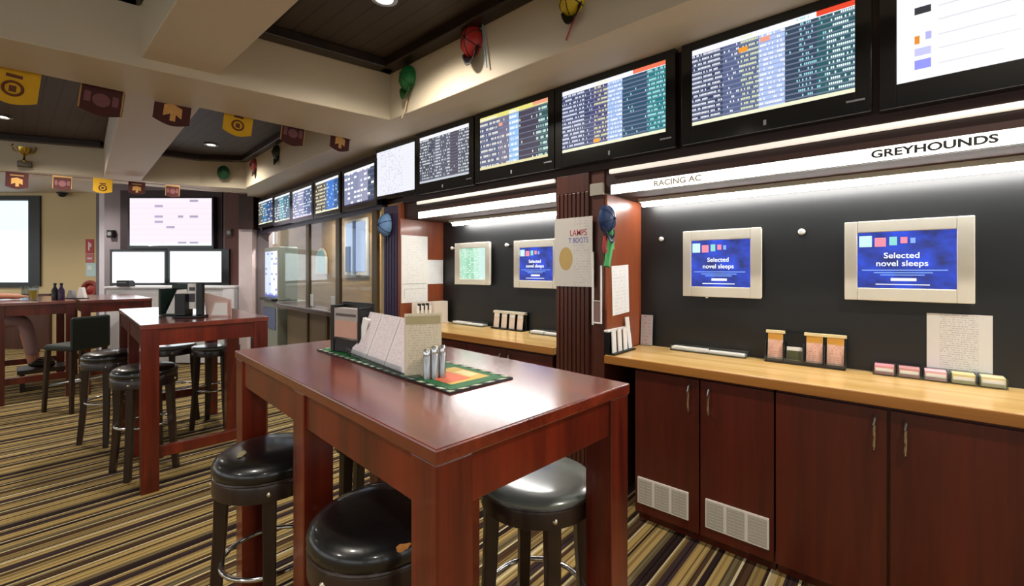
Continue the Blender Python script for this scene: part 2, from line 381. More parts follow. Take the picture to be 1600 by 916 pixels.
# window
FRM = M('dark window frame', '23282b', .4)
b = MB(); slab(44, 62, D_CR-.03, .1, 1.1, 2.7, b); slab(-330, 44, D_CR-.03, .1, 2.62, 2.7, b); slab(-330, 44, D_CR-.03, .1, 1.08, 1.17, b); slab(-140, -126, D_CR-.03, .1, 1.17, 2.62, b)
w = struct(b.build('window_1', FRM), 'bright daylight window in a dark frame at far left', 'window')
g = slab(-330, 44, D_CR+.02, .01, 1.17, 2.62).build('window_glass', GLASS, w)
WAIN = wood('dark wainscot', '3a1c12', '54301f', 2, .45, .1)
struct(slab(-300, 77, D_CR-.05, .1, 0, .97).build('trim_10', WAIN), 'dark timber wainscot under the window', 'wall trim')
b = MB(); slab(150, 156, D_TV+.55, .2, 0, 2.7, b); struct(b.build('trim_11', M('grey door jamb', '6f6a6e', .5)), 'narrow grey jamb at the end of the cream wall', 'wall trim')
b = MB(); slab(155, 166, D_TV+.35, .15, 0, 2.7, b); struct(b.build('trim_12', M('white jamb', 'dcd9e6', .5)), 'narrow white strip beside the screen wall', 'wall trim')
struct(slab(351, 374, D_TV-.06, .1, 0, 2.7).build('trim_13', M('red brown column paint', '5d3a33', .45)), 'red brown column right of the big screen', 'wall trim')
struct(slab(373, 394, D_TV-.14, .12, 0, 2.02).build('trim_14', M('pale pink pier paint', 'ddcfd2', .5)), 'pale pink pier at the end of the screen wall', 'wall trim')
struct(slab(373, 396, D_TV-.2, .2, 2.02, 2.7).build('trim_15', HEADW), 'dark box above the pale pier', 'wall trim')
# outer shell behind the camera and on the left: big windows let the daylight in
b = MB()
b.box(-5.1, -5, -3.5, 14.5, 0, .9); b.box(-5.1, -5, -3.5, 14.5, 2.4, 2.93)
for y in (-3.5, 1.0, 5.5, 10., 14.): b.box(-5.1, -5, y, y+.5, .9, 2.4)
struct(b.build('wall_left', CREAMW), 'cream side wall with tall window openings', 'wall')
b = MB(); b.box(-5.1, 6, -3.6, -3.5, 0, .9); b.box(-5.1, 6, -3.6, -3.5, 2.5, 2.93)
for x in (-5.1, -2, 1.5, 5): b.box(x, x+.5, -3.6, -3.5, .9, 2.5)
struct(b.build('wall_front', CREAMW), 'cream street wall with wide window openings', 'wall')
# ------------------------------------------------------------------ downlights
def downlight(loc, label, power=LAMP_W, size=.05):
    t = thing('downlight', label, 'ceiling light', loc, group='downlights in the ceiling')
    b = MB(); b.lathe([(.055, 0), (.075, -.004), (.075, -.016), (.05, -.018), (.045, -.004)], n=24); b.build('trim_ring', STEEL, t, smooth=True)
    b = MB(); b.lathe([(0, -.012), (.03, -.011), (.044, -.006), (.044, 0), (0, 0)], n=24); b.build('lamp_face', LAMPM, t, smooth=True)
    l = bpy.data.lights.new('downlight_lamp', 'SPOT'); l.energy = power; l.color = (1, .92, .81); l.spot_size = math.radians(150); l.spot_blend = .7; l.shadow_soft_size = size
    lo = bpy.data.objects.new('downlight_lamp', l); COL.objects.link(lo); lo.parent = t; lo.location = (0, 0, -.04)
p = onZ(600, -6, 2.93); downlight(p, 'downlight in the dark coffer above the front table')
p = onZ(330, 225, 2.93); downlight(p, 'downlight in the small rear coffer')
p = onZ(3, 181, 2.93); downlight(p, 'downlight at left edge in the wide rear coffer')
downlight((1.4, -.6, 2.93), 'downlight overhead by the betting desks'); downlight((-.6, 1.2, 2.93), 'downlight overhead in the left coffer')
downlight((-2.6, 1.6, 2.93), 'downlight far left overhead'); downlight((-1.4, -1.6, 2.93), 'downlight behind the viewer')
downlight((-2.2, 6.4, 2.93), 'downlight far left in the wide rear coffer')
downlight((.2, 9.0, 2.75), 'downlight behind the rear bulkhead'); downlight((-1.6, 11.5, 2.75), 'downlight near the far window')
for k, nm in ((1.6, 'nearest the betting desks'), (3.0, 'in the middle'), (4.3, 'beside the kiosk')):
    q = A0 + AD*k - AN*.6; downlight((q.x, q.y, 2.52), 'unseen downlight inside the service booth, '+nm, 75)  # unseen lamps, added to brighten the booth behind the windows
# ------------------------------------------------------------------ betting desks: header, pillars, panels
b = MB(); b.box(2.30, 2.40, -3.4, 3.3, 1.975, 2.525); b.box(2.31, 2.40, -3.4, 3.3, 1.85, 1.975)
struct(b.build('trim_16', HEADW, bev=.004), 'dark timber header behind the screens above the betting desks', 'header')
b = MB(); b.box(2.312, 2.755, -3.4, 3.285, 1.84, 1.85); struct(b.build('trim_23', M('brown canopy underside', '4a3630', .8, spec=.2)), 'brown canopy board under the light boxes', 'header')
b = MB(); b.prism([FL(.3, .05), FL(5.0, .05), FL(5.0, .2), FL(.3, .2)], 2.0, 2.53)
struct(b.build('trim_17', HEADW, bev=.004), 'dark timber header behind the far run of screens', 'header')
INDIGO = M('painted indigo reflection', '3a3350', .35)  # purple-blue reflection under the header, put into the strip's colour
b = MB(); b.prism([FL(.62, .0), FL(4.95, .0), FL(4.95, .06), FL(.62, .06)], 1.955, 2.0)
struct(b.build('trim_18', INDIGO, bev=.004), 'painted indigo reflection under the far screens', 'header')
# fluted pillar between the two desks
t = thing('pillar', 'dark fluted timber pillar between the two betting desks', 'pillar', (2.28, 1.46, 0)); t['kind'] = 'structure'
b = MB(); b.box(.02, .48, -.165, .165, 0, 1.975); b.build('core', PILW, t, .004)
b = MB()
for i in range(8): b.box(.0, .021, -.068+i*.03, -.068+i*.03+.024, 0, 1.86)
b.box(.004, .021, -.07, .165, 1.86, 1.975)
b.build('fluting', PILW, t, .004)
b = MB(); b.box(.0, .021, -.165, -.078, 1.83, 1.9); b.build('light_end_cap', M('grey end cap', 'a8a295', .5), t, .002, label='pale grey end cap of the light box')
b = MB(); b.box(2.303, 2.758, 1.279, 1.294, .9, 1.83); struct(b.build('trim_19', REDW, bev=.003), 'red brown side panel at the left end of the near desk', 'panel')
b = MB(); b.box(2.27, 2.758, 3.29, 3.33, 0, 1.975); struct(b.build('trim_20', REDW, bev=.003), 'red brown side panel at the far end of the second desk', 'panel')
# plum door panel past the second desk
t = thing('door_1', 'narrow plum coloured door panel beyond the second desk', 'door', mtx=face((2.29, 3.46, 0))); t['kind'] = 'structure'
PLUM = M('plum door paint', '3f3350', .4)
b = MB(); b.box(-.12, .12, 0, 1.97, -.04, 0)
for i in range(5): b.box(-.1+i*.044, -.1+i*.044+.026, .06, 1.9, 0, .012)
b.build('leaf', PLUM, t, .003)
p = far(598, 422); sp = (p - A0).dot(AD)
CREAMP = M('cream post paint', 'b8a67c', .5)
b = MB(); b.prism([FL(sp-.03, 0), FL(sp+.03, 0), FL(sp+.03, .05), FL(sp-.03, .05)], 0, 1.975); struct(b.build('trim_21', CREAMP, bev=.003), 'cream post at the near end of the counter windows', 'post')
# ------------------------------------------------------------------ light boxes over each desk
def lightbox(y0, y1, which, words):
    L = y1 - y0
    t = thing('sign_light_box', f'lit white header strip above the {which} betting desk', 'light box', mtx=face((2.31, y1, 1.854)), group='lit strips above the betting desks')
    b = MB(); b.box(0, L, -.03, .03, 0, .008); b.build('housing', HEADW, t)
    b = MB(); b.box(.004, L-.004, -.027, .027, .008, .014); b.build('diffuser', SIGNM, t)
    for s, x, sx, m in words: text('lettering', s, .042, m, t, (x, -.0005, .0142), sx, extrude=.001, bold=.0014)
    t = thing('cornice_strip', f'pale glowing strip under the screens above the {which} desk', 'light strip', mtx=face((2.298, y1, 1.956)), group='pale strips under the screens')
    b = MB(); b.box(0, L, -.013, .013, 0, .02); b.build('strip', LEDGE, t, .006)
    t = thing('fluorescent_tube', f'long fluorescent tube light under the canopy of the {which} desk', 'tube light', mtx=face((2.665, y1, 1.822)), group='tube lights over the betting desks')
    b = MB(); b.box(.02, L-.02, -.006, .02, -.05, .05); b.build('batten', IVORY, t, .003)
    b = MB(); b.cone((.03, -.016, 0), (L-.03, -.016, 0), .016, n=20); b.build('diffuser', TUBEM, t, smooth=True)
INK = M('black sign ink', '15110e', .5); FAINT = M('grey sign ink', 'c2baaa', .6)
lightbox(-3.3, 1.255, 'near', [('GREYHOUNDS', 1.345, 1.24, INK), ('RACING AC', .385, 1.1, FAINT)])
lightbox(1.64, 3.07, 'second', [])
# ------------------------------------------------------------------ counters and cabinets
def worktop(name, lab, y0, y1):
    t = thing(name, lab, 'worktop', (2.26, y0, .9))
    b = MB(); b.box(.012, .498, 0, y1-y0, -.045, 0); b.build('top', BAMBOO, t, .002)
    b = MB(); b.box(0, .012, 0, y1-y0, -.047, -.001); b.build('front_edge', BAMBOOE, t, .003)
worktop('worktop', 'long golden timber worktop of the near betting desk', -3.3, 1.275)
worktop('worktop', 'golden timber worktop of the second desk, beyond the fluted pillar', 1.632, 3.285)
def cabinet(y0, y1, lab, doors, vents=()):
    """doors: (y0, y1, handle_y)"""
    t = thing('base_cabinet', lab, 'cabinet', (2.29, y0, 0), group='cabinets under the betting desks')
    b = MB(); b.box(.02, .468, .002, y1-y0-.002, .09, .85); b.box(.05, .45, .002, y1-y0-.002, 0, .09); b.build('body', CABW, t)
    for i, (a, c, h) in enumerate(doors):
        b = MB(); b.box(0, .018, a-y0+.0015, c-y0-.0015, .06, .835); d = b.build('door', CABW, t, .002)
        if h is not None:
            b = MB(); hy = h-y0
            b.tube([(-.001, hy, .808), (-.02, hy, .80), (-.028, hy, .775), (-.03, hy, .74), (-.028, hy, .70), (-.02, hy, .678), (-.001, hy, .67)], .0055, 8)
            b.build('handle', CHROME, d, smooth=True, label='slim curved chrome handle')
        if i < len(vents) and vents[i]:
            a, c = vents[i]; a -= y0; c -= y0; w3 = (c-a)/3
            b = MB(); b.box(-.008, .001, a, c, .112, .255)
            v = b.build('vent_grille', VENT, d, .002, label='white vent grille of three panels')
            for k in range(3):
                b = MB(); b.box(-.0088, -.007, a+w3*k+.008, a+w3*(k+1)-.006, .12, .247)
                for r in range(8):
                    for q in range(2): b.box(-.0098, -.0085, a+w3*k+.014+q*(w3-.02)/2, a+w3*k+.006+(q+1)*(w3-.02)/2, .124+r*.0155, .132+r*.0155)
                b.build('vent_slots', VENTD, v)
cabinet(.425, 1.10, 'mahogany cabinet with two white vent grilles, beside the front table', [(.425, .75, .703), (.755, 1.10, .80)], [(.444, .723), (.806, 1.081)])
cabinet(-.36, .42, 'mahogany cabinet with two plain doors at right edge, no vents', [(-.36, .027, -.02), (.033, .42, .073)])
cabinet(-1.3, -.365, 'mahogany cabinet beyond the right edge', [(-1.3, -.84, None), (-.83, -.365, None)])
cabinet(1.66, 2.46, 'dark cabinet under the second desk, just left of the fluted pillar', [(1.66, 2.06, 2.02), (2.06, 2.46, 2.10)])
cabinet(2.465, 3.27, 'dark cabinet under the far end of the second desk', [(2.465, 2.86, None), (2.865, 3.27, None)])
# ------------------------------------------------------------------ screens above the desks
WI, BL = 'e8ecff', '9cc0ff'
def cols(bgs): return bgs
Bd = {}
Bd['a'] = board('race board blue', 17, 96, [(0, '3a4462'), (.22, '58648a'), (.46, 'b4c8f8'), (.62, '35465c'), (.80, '2c5a62')], [(0, .8), (.2, .15), (.34, .75), (.46, .55), (.62, .05), (.70, .6), (.78, .15), (.85, .65)],
    [(0, 'f2f4ff'), (.34, 'e8f0c0'), (.46, 'ffffff'), (.62, '9fe0e8'), (.85, 'e8ffff')], top=('e8482c', .8), seed=3., lw=.3, spots=((.36, .82, 'f49a30'), (.5, .87, 'f0a088')))
Bd['b'] = board('race board violet', 16, 92, [(0, '3c4668'), (.3, '4c4a78'), (.48, 'a8c4f8'), (.62, '30506a'), (.85, '1e7a80')], [(0, .75), (.24, .2), (.34, .6), (.48, .55), (.62, .04), (.84, .6)],
    [(0, 'e8ecff'), (.34, 'f0ecb0'), (.48, 'ffffff'), (.62, 'b0f0f0')], top=('f07858', .72), seed=9., lw=.3, spots=((.37, .09, 'f4a83c'),))
Bd['c'] = board('race board grey', 10, 72, [(0, '5a6080'), (.3, '78748c'), (.46, '9cc8f8'), (.6, '4a4656'), (.88, '3a5a5c')], [(0, .7), (.3, .3), (.46, .6), (.6, .05), (.84, .65)], [(0, 'f4f2e6'), (.46, 'ffffff'), (.84, 'd8f8f0')], head=('e8e080', .92), foot='e8e0b0', top=('f0a080', .8), seed=5., spots=((.33, .78, 'e8a890'),))
Bd['d'] = board('race board slate', 16, 60, [(0, '4a4c58'), (.3, '5a5c6a'), (.62, '54505e'), (.8, '565864')], [(0, .6), (.22, .25), (.34, .8), (.44, .2), (.58, .75), (.64, .04), (.8, .6)], [(0, 'e8eef0'), (1, 'ffffff')], foot='c8ccd4', seed=2.)
Bd['e'] = board('white text page', 16, 30, [(0, 'f0f2fa'), (1, 'f0f2fa')], [(0, 0.), (.1, .35), (.7, .0)], [(0, 'd6d2ea'), (1, 'd6d2ea')], head=None, foot=None, line='e6e2f2', seed=4., em=.9)
Bd['f'] = board('mixed page', 7, 9, [(0, '8a90b0'), (.5, '9a9cb8'), (.8, '44506a')], [(0, .7), (.6, .45), (1, .4)], [(0, 'ffffff'), (1, 'eef6ea')], seed=6., foot='302c50')
Bd['g'] = board('gold and blue page', 9, 16, [(0, '4a4232'), (.42, '5a6a78'), (.52, '3a78d0'), (.82, '2a5a90')], [(0, .8), (.42, .4), (.6, .15)], [(0, 'f6ecc8'), (.5, 'b0d8ff')], seed=8.)
Bd['h'] = board('lavender page', 10, 14, [(0, '8890b0'), (.3, '989cc0'), (.6, '4a5a84')], [(0, .6), (.5, .6), (.8, .4)], [(0, 'ffffff'), (.6, 'd8ecff')], foot='d8d0f0', seed=11.)
Bd['i'] = board('teal page', 10, 12, [(0, '4a5a68'), (.35, '5aa0a8'), (.6, '3a6a80')], [(0, .6), (.6, .4), (1, .4)], [(0, 'e8f8ff'), (1, 'c8f0ff')], seed=12.)
Bd['j'] = board('blue page', 10, 12, [(0, '5a5a50'), (.3, '2a78a8'), (.6, '2a4a80')], [(0, .6), (.5, .3), (1, .4)], [(0, 'f4f0d8'), (1, 'a8e0ff')], seed=13.)
BEZ = M('dark bezel line', '34363a', .3)
def tv(mtx, w, h, bz, mat, label, group='results screens along the wall', depth=.05, sensor=True, name='results_screen'):
    """origin: lower left corner of the picture"""
    l, r, bo, to = bz
    t = thing(name, label, 'screen', mtx=mtx, group=group)
    b = MB(); b.box(-l, w+r, -bo, h+to, -depth, 0); b.build('casing', TVB, t, .004)
    b = MB(); b.box(-l, -.001, -bo, h+to, 0, .007); b.box(w+.001, w+r, -bo, h+to, 0, .007); b.box(-.001, w+.001, h+.001, h+to, 0, .007); b.box(-.001, w+.001, -bo, -.001, 0, .007)
    b.build('bezel', TVB, t, .002)
    b = MB(); b.quad(0, w, 0, h, .003); s = b.build('screen', mat, t)
    if sensor:
        b = MB(); b.box(w/2-.006, w/2+.006, -bo*.62-.012, -bo*.62+.012, .007, .010); b.build('sensor_window', GREY, t, .001)
        b = MB(); b.box(w+r-.08, w+r-.02, -bo*.42-.004, -bo*.42+.004, .007, .009); b.build('maker_plate', STEEL, t)
    return t, s
XS = 2.245
def near_tv(y1, w, m, lab, z0=2.106, h=.372, bz=(.052, .052, .088, .042), **k): return tv(face((XS, y1, z0)), w, h, bz, m, lab, **k)
t, s = near_tv(.005, .66, glow('white listing page', 'fbfbff', .92), 'screen with a white listing page and small colour chips, top right corner', z0=2.10, h=.40)
def chip(x, y, w, h, col, g='chip'):
    b = MB(); b.box(x, x+w, y, y+h, .003, .004); b.build('page_chip', glow('chip '+col, col, 1.), s)
chip(.05, .305, .045, .028, 'f08018'); chip(.05, .245, .045, .026, '34343c'); chip(.05, .135, .014, .03, 'e08a2a'); chip(.08, .145, .016, .028, 'b0b0ea'); chip(.05, .09, .045, .028, 'c0c0f2'); chip(.05, .04, .045, .034, '8c90ee')
for k, (y, w) in enumerate(((.045, .16), (.10, .2), (.15, .19), (.205, .2), (.255, .22), (.32, .2))): chip(.115, y, w, .004, 'd8d4dc')
near_tv(.772, .64, Bd['a'], 'large race board screen with an orange header, left of the white listing page')
near_tv(1.552, .645, Bd['b'], 'race board screen directly above the fluted pillar')
near_tv(2.268, .606, Bd['c'], 'race board screen with a pale blue column and yellow heading')
near_tv(2.975, .59, Bd['d'], 'slate grey race board of white figures, right of the blank white screen', z0=2.10, h=.375)
near_tv(3.618, .575, Bd['e'], 'blank looking white screen in the middle of the row', z0=2.065, h=.40, bz=(.012, .012, .03, .03), sensor=False)
def far_tv(u0, u1, z0, h, m, lab):
    a = far(u0, 300, -.055); c = far(u1, 300, -.055); w = (a-c).length
    return tv(face((a.x, a.y, z0), AR), w, h, (.05, .05, .05, .035), m, lab, sensor=False)
for (u0, u1, vb, vt, k, lab) in ((538.5, 585, 318, 263, 'f', 'small screen with a mixed picture page, left of the blank white screen'),
        (493.5, 529, 330, 280, 'g', 'small screen with gold rows and a blue block'), (457.5, 487, 339, 295, 'h', 'small lavender page screen, third of the row from its far end'),
        (429.5, 453, 345, 305, 'i', 'small teal page screen, second of the row from its far end'), (404.5, 426, 349, 313, 'j', 'smallest blue page screen, last of the row by the dark box')):
    um = (u0+u1)/2; zb = far(um, vb, -.055).z; zt = far(um, vt, -.055).z
    far_tv(u0, u1, zb, zt-zb, Bd[k], lab)
# ------------------------------------------------------------------ wall monitors on the black panels
XB = 2.758
def ui_blue():
    m, nt, p = nodes('blue promo page'); tc = add(nt, 'ShaderNodeTexCoord'); sp = add(nt, 'ShaderNodeSeparateXYZ'); nt.links.new(tc.outputs['UV'], sp.inputs[0])
    no = add(nt, 'ShaderNodeTexNoise'); no.inputs['Scale'].default_value = 3.2; no.inputs['Detail'].default_value = 3; nt.links.new(tc.outputs['UV'], no.inputs['Vector'])
    r = add(nt, 'ShaderNodeValToRGB'); e = r.color_ramp.elements; e[0].position = .3; e[0].color = lin('06104a'); e[1].position = .7; e[1].color = lin('1a48e0')
    nt.links.new(no.outputs['Fac'], r.inputs[0])
    nt.links.new(r.outputs[0], p.inputs['Emission Color']); p.inputs['Emission Strength'].default_value = 1.; p.inputs['Base Color'].default_value = (.01, .01, .02, 1); p.inputs['Roughness'].default_value = .2
    return m
UIB = ui_blue(); UIW = glow('ui white', 'f4f8ff', 1.1); UIP = glow('ui pink', 'f08aa0', 1.); UIT = glow('ui teal', '8ad8d0', 1.); UIL = glow('ui pale blue', '8ab4ff', .9); UIG = glow('ui mint', 'c8f0ea', 1.)
UIGRN = board('green form page', 16, 18, [(0, 'a8d8bc'), (.25, '8cccaa'), (.55, 'b8e2cc'), (.75, 'c8e8e0')], [(0, .1), (.12, .5), (.8, .15)], [(0, 'e8fff0'), (1, 'e8fff0')], head=None, foot=None, line='d0f0dc', seed=21., em=.95)
def monitor(y1, w, z0, h, label, mat=UIB, promo=True, px=(.055, .055, .055, .05), depth=.045):
    l, r, bo, to = px
    t = thing('wall_monitor', label, 'monitor', mtx=face((XB, y1, z0)), group='ivory framed monitors on the black panels')
    b = MB(); b.box(.03, w-.03, .03, h-.03, 0, depth*.5); b.build('mount', BLACK, t)
    b = MB(); b.box(0, w, 0, h, depth*.45, depth); b.build('casing', IVORY, t, .012, seg=3)
    b = MB(); z = depth
    b.box(0, l, 0, h, z, z+.008); b.box(w-r, w, 0, h, z, z+.008); b.box(l, w-r, 0, bo, z, z+.008); b.box(l, w-r, h-to, h, z, z+.008); b.build('frame', IVORY, t, .004)
    b = MB(); b.quad(l, w-r, bo, h-to, z+.002); s = b.build('screen', mat, t)
    if promo:
        sw, sh = w-l-r, h-bo-to; zz = z+.0028
        tiles = ((.02, .74, .14, .2, UIG), (.19, .74, .12, .16, UIP), (.345, .76, .08, .15, UIT), (.46, .79, .07, .11, UIP), (.56, .79, .05, .09, UIL))
        for (x, y, a, c, m) in tiles:
            b = MB(); b.box(l+x*sw, l+(x+a)*sw, bo+y*sh, bo+(y+c)*sh, zz, zz+.001); b.build('page_tile', m, s, .003)
        k = sw / .33
        text('page_text', 'Selected', .036*k, UIW, s, (l+.47*sw, bo+.575*sh, zz), 1., bold=.0004*k)
        text('page_text', 'novel sleeps', .036*k, UIW, s, (l+.47*sw, bo+.435*sh, zz), 1., bold=.0004*k)
        b = MB()
        for (x0, x1, y) in ((.05, .92, .32), (.18, .78, .275), (.25, .7, .235)): b.box(l+x0*sw, l+x1*sw, bo+y*sh-.002, bo+y*sh+.002, zz, zz+.001)
        b.build('page_lines', UIL, s)
        b = MB(); b.box(l+.36*sw, l+.62*sw, bo+.13*sh, bo+.18*sh, zz, zz+.001); b.box(l+.2*sw, l+.75*sw, bo+.06*sh, bo+.075*sh, zz, zz+.001); b.build('page_button', UIW, s)
    return t
monitor(.200, .445, 1.245, .378, 'large ivory monitor with a blue page on the black panel above the pinned notice', px=(.05, .055, .06, .055))
monitor(.988, .425, 1.232, .392, 'ivory monitor with a blue page nearer the side panel of the near desk', px=(.05, .055, .06, .06))
pa, pb = onX(809, 377, XB), onX(809, 449, XB); monitor(pa.y, .45, pb.z, pa.z-pb.z, 'ivory monitor with a blue page above the second desk, half behind the pillar', px=(.06, .06, .06, .06))
pa, pb, pc = onX(717, 381, XB), onX(717, 444, XB), onX(771, 444, XB); monitor(pa.y, pa.y-pc.y, pb.z, pa.z-pb.z, 'pale monitor with a green page above the far end of the second desk', UIGRN, False, px=(.07, .05, .05, .05))
def knob(u, v, label, r=.014):
    p = onX(u, v, XB); t = thing('wall_peg', label, 'hook', mtx=face(p), group='white knobs on the black panels')
    b = MB(); b.lathe([(0, 0), (r*.5, 0), (r*.5, .02), (r, .024), (r, .034), (r*.6, .042), (0, .043)], n=20); b.build('knob', WHITE, t, smooth=True)
    b = MB(); b.lathe([(r*1.25, 0), (r*1.25, .004), (r*.4, .005)], n=20); b.build('backplate', BLACK, t, smooth=True)
knob(1254, 363, 'white knob on the black panel between the two ivory monitors', .016); knob(1036, 374, 'white knob near the side panel of the near desk')
knob(795, 383, 'white knob between the monitors of the second desk', .015); knob(710, 388, 'white knob at the far end of the second desk', .015)
knob(1107, 464, 'small ivory knob just under the smaller near monitor', .008)
# ------------------------------------------------------------------ papers and posters
def paper(name, mtx, w, h, mat, label, cat='notice', th=.0016, group=None, tilt=0, curl=0.):
    t = thing(name, label, cat, mtx=mtx @ Matrix.Rotation(tilt, 4, 'Z'), group=group)
    b = MB(); b.box(0, w, 0, h, 0, th); b.build('sheet', WHITE, t)
    b = MB(); b.quad(.001, w-.001, .001, h-.001, th+.0004); b.build('print', mat, t)
    return t
P_NOT = printed('notice print', 'e0e0e0', 'b4b4bc', 30, 80, [(0, 0.), (.2, .7), (.8, .0)], 31.)
p0, p1, p2 = onX(1448, 592, XB-.002), onX(1551, 592, XB-.002), onX(1448, 489, XB-.002)
paper('paper_notice', face((XB-.002, p0.y, .905)), p0.y-p1.y, p2.z-.905, P_NOT, 'white printed notice standing against the black panel below the large monitor')
P_BLANK = printed('faint print', 'f4f6f8', 'e2e6ea', 14, 20, None, 32.)
def on_end(u, v, Y): return onY(u, v, Y)
Ysd = 1.277
a, c, d = onY(957, 494, Ysd), onY(983, 494, Ysd), onY(957, 416, Ysd)
paper('paper_sheet', face((a.x, Ysd, a.z), (1, 0, 0)), c.x-a.x, d.z-a.z, P_BLANK, 'white sheet taped askew on the red brown side panel of the near desk', tilt=.05)
# poster on the pillar
POST = printed('poster print', 'd4cfc9', 'bcb8b6', 26, 50, [(0, 0.), (.52, .5), (.94, 0.)], 33.)
a, c, d = onX(867, 447, 2.277), onX(926, 447, 2.277), onX(867, 343, 2.277)
t = paper('poster', face((2.277, a.y, a.z)), a.y-c.y, d.z-a.z, POST, 'grey poster with red and blue heading fixed to the fluted pillar', 'poster', .002)
text('heading', 'LAMPS', .052, M('poster red', 'b0424e', .6), t, (.175, .325, .0026), .8, bold=.0003); text('heading', 'T BOOTS', .042, M('poster blue', '6a72b8', .6), t, (.175, .28, .0026), .8, bold=.0003)
b = MB(); b.lathe([(0, .0024), (.055, .0024), (.055, .003), (0, .0032)], n=28, mtx=Matrix.Translation((.085, .17, 0)) @ Matrix.Diagonal((.9, 1.3, 1, 1))); b.build('emblem', M('poster ochre', 'c2a468', .6), t, label='ochre oval emblem')
# slim white rail holder beside the poster
a, c = onY(942, 505, 1.255), onY(942, 405, 1.255)
t = thing('rail_rack', 'slim white framed rack on the pillar edge below and right of the poster', 'rack', mtx=face((2.277, onX(927, 505, 2.277).y, onX(927, 505, 2.277).z)))
b = MB(); b.box(-.004, .006, -.01, .42, 0, .012); b.box(.052, .06, 0, .34, 0, .012); b.box(.006, .052, 0, .008, 0, .012); b.box(.006, .052, .13, .134, 0, .008); b.build('rails', WHITE, t, .002)
b = MB(); b.box(.007, .051, .009, .129, .0005, .003); b.build('backing', M('mauve backing', '8a6a66', .6), t)
# papers on the second desk's side panel
Y2 = 3.288
a, c, d = onY(627, 474, Y2), onY(668, 474, Y2), onY(627, 367, Y2)
t = paper('paper_notice', face((a.x, Y2, a.z), (1, 0, 0)), c.x-a.x, d.z-a.z, printed('chart print', 'f6f6f4', 'e4e8e8', 26, 30, [(0, 0.), (.15, .4), (.85, 0.)], 34.), 'tall white notice on the side panel of the second desk')
b = MB(); b.box(.01, c.x-a.x-.01, .165, .169, .0018, .003); b.box(.03, c.x-a.x-.02, .12, .1225, .0018, .003); b.box(.03, .033, .04, .12, .0018, .003); b.build('ruled_lines', M('notice rule', '9aa4a4', .6), t)
a, c, d = onY(668, 444, Y2), onY(692, 444, Y2), onY(668, 406, Y2)
paper('paper_sheet', face((a.x, Y2, a.z), (1, 0, 0)), c.x-a.x, d.z-a.z, P_BLANK, 'smaller pale blue white sheet beside the tall notice of the second desk')
# ------------------------------------------------------------------ slip racks and trays on the worktops
SLIPP = printed('pink slip print', 'e8bca8', 'd8907c', 10, 8, [(0, .4), (1, .4)], 41.)
ORANGE = M('orange slip band', 'd9a040', .6)
def slip(parent_mtx, x, y, w, h, label, band=ORANGE, mat=SLIPP, grp=None, lean=-.12, z=.0):
    t = thing('betting_slip', label, 'betting slip', mtx=parent_mtx @ Matrix.Translation((x, y, z)) @ Matrix.Rotation(lean, 4, 'X'), group=grp)
    b = MB(); b.box(0, w, 0, h, -.006, 0); b.build('pad', WHITE, t)
    b = MB(); b.quad(.001, w-.001, .001, h*.72, .0005); b.build('print', mat, t)
    if band: b = MB(); b.box(.0, w, h*.72, h, 0, .001); b.build('heading_band', band, t)
    return t
ZT = .9
# four slot dispenser in the middle of the near desk
a = onX(1196, 560, 2.70); c = onX(1322, 560, 2.70); rt = face((2.70, a.y, ZT)); Wd = a.y-c.y
t = thing('slip_dispenser', 'black four slot slip dispenser on the near worktop between the monitors', 'dispenser', mtx=rt)
b = MB(); b.box(0, Wd, 0, .012, -.045, .03); b.box(0, Wd, .012, .155, -.045, -.03); b.build('stand', BLACK, t, .002)
for i in range(5): b = MB(); b.box(i*Wd/4-.003, i*Wd/4+.003, .012, .11, -.03, .022); b.build('divider', BLACK, t, .001)
b = MB(); b.box(0, Wd, .012, .03, .022, .026); b.build('front_lip', ACRYL, t)
for i, lb in ((0, 'orange topped pink slips in the first slot of the black dispenser'), (2, 'orange topped pink slips in the third slot, right of the empty slot'), (3, 'yellow topped pink slips in the last slot of the black dispenser')):
    slip(rt, i*Wd/4+.009, .016, Wd/4-.018, .14, lb, grp='slips in the black dispenser', z=-.006)
    b = MB(); b.box(i*Wd/4-.001, (i+1)*Wd/4+.001, .15, .166, -.034, -.016); b.build('slot_cap', M('cream slot cap', 'ead9a8', .5), t, .002)
slip(rt, Wd/4+.009, .016, Wd/4-.018, .07, 'low olive slips almost hidden in the second slot of the black dispenser', None, M('olive slip', '5c5e3c', .7), 'slips in the black dispenser', z=-.012)
# five low acrylic trays with tickets
a = onX(1363, 590, 2.69); c = onX(1576, 590, 2.69); Wt = (a.y-c.y)/5
for i, (lb, col) in enumerate((('pink tickets in a low clear tray, left end of the row below the notice', 'dc98a0'), ('second tray of dull pink tickets', 'cf9898'), ('third tray of white and pink tickets', 'e6b8c0'), ('fourth tray of pale yellow tickets', 'd8cc98'), ('right end tray of pale yellow tickets', 'dcd2a8'))):
    t = thing('ticket_tray', lb, 'tray', mtx=face((2.69, a.y-Wt*i, ZT)), group='low ticket trays on the near worktop')
    b = MB(); b.box(.002, Wt-.002, 0, .004, -.06, .02); b.box(.002, .005, .004, .045, -.06, .02); b.box(Wt-.005, Wt-.002, .004, .045, -.06, .02); b.box(.002, Wt-.002, .004, .022, .018, .02); b.box(.002, Wt-.002, .004, .05, -.062, -.06); b.build('tray', ACRYL, t)
    b = MB(); b.box(.008, Wt-.008, .005, .046, -.055, .012); b.build('tickets', M('tickets '+col, col, .6), t, .002)
    b = MB(); b.box(.012, Wt-.012, .018, .034, .012, .0135); b.build('ticket_band', WHITE, t)
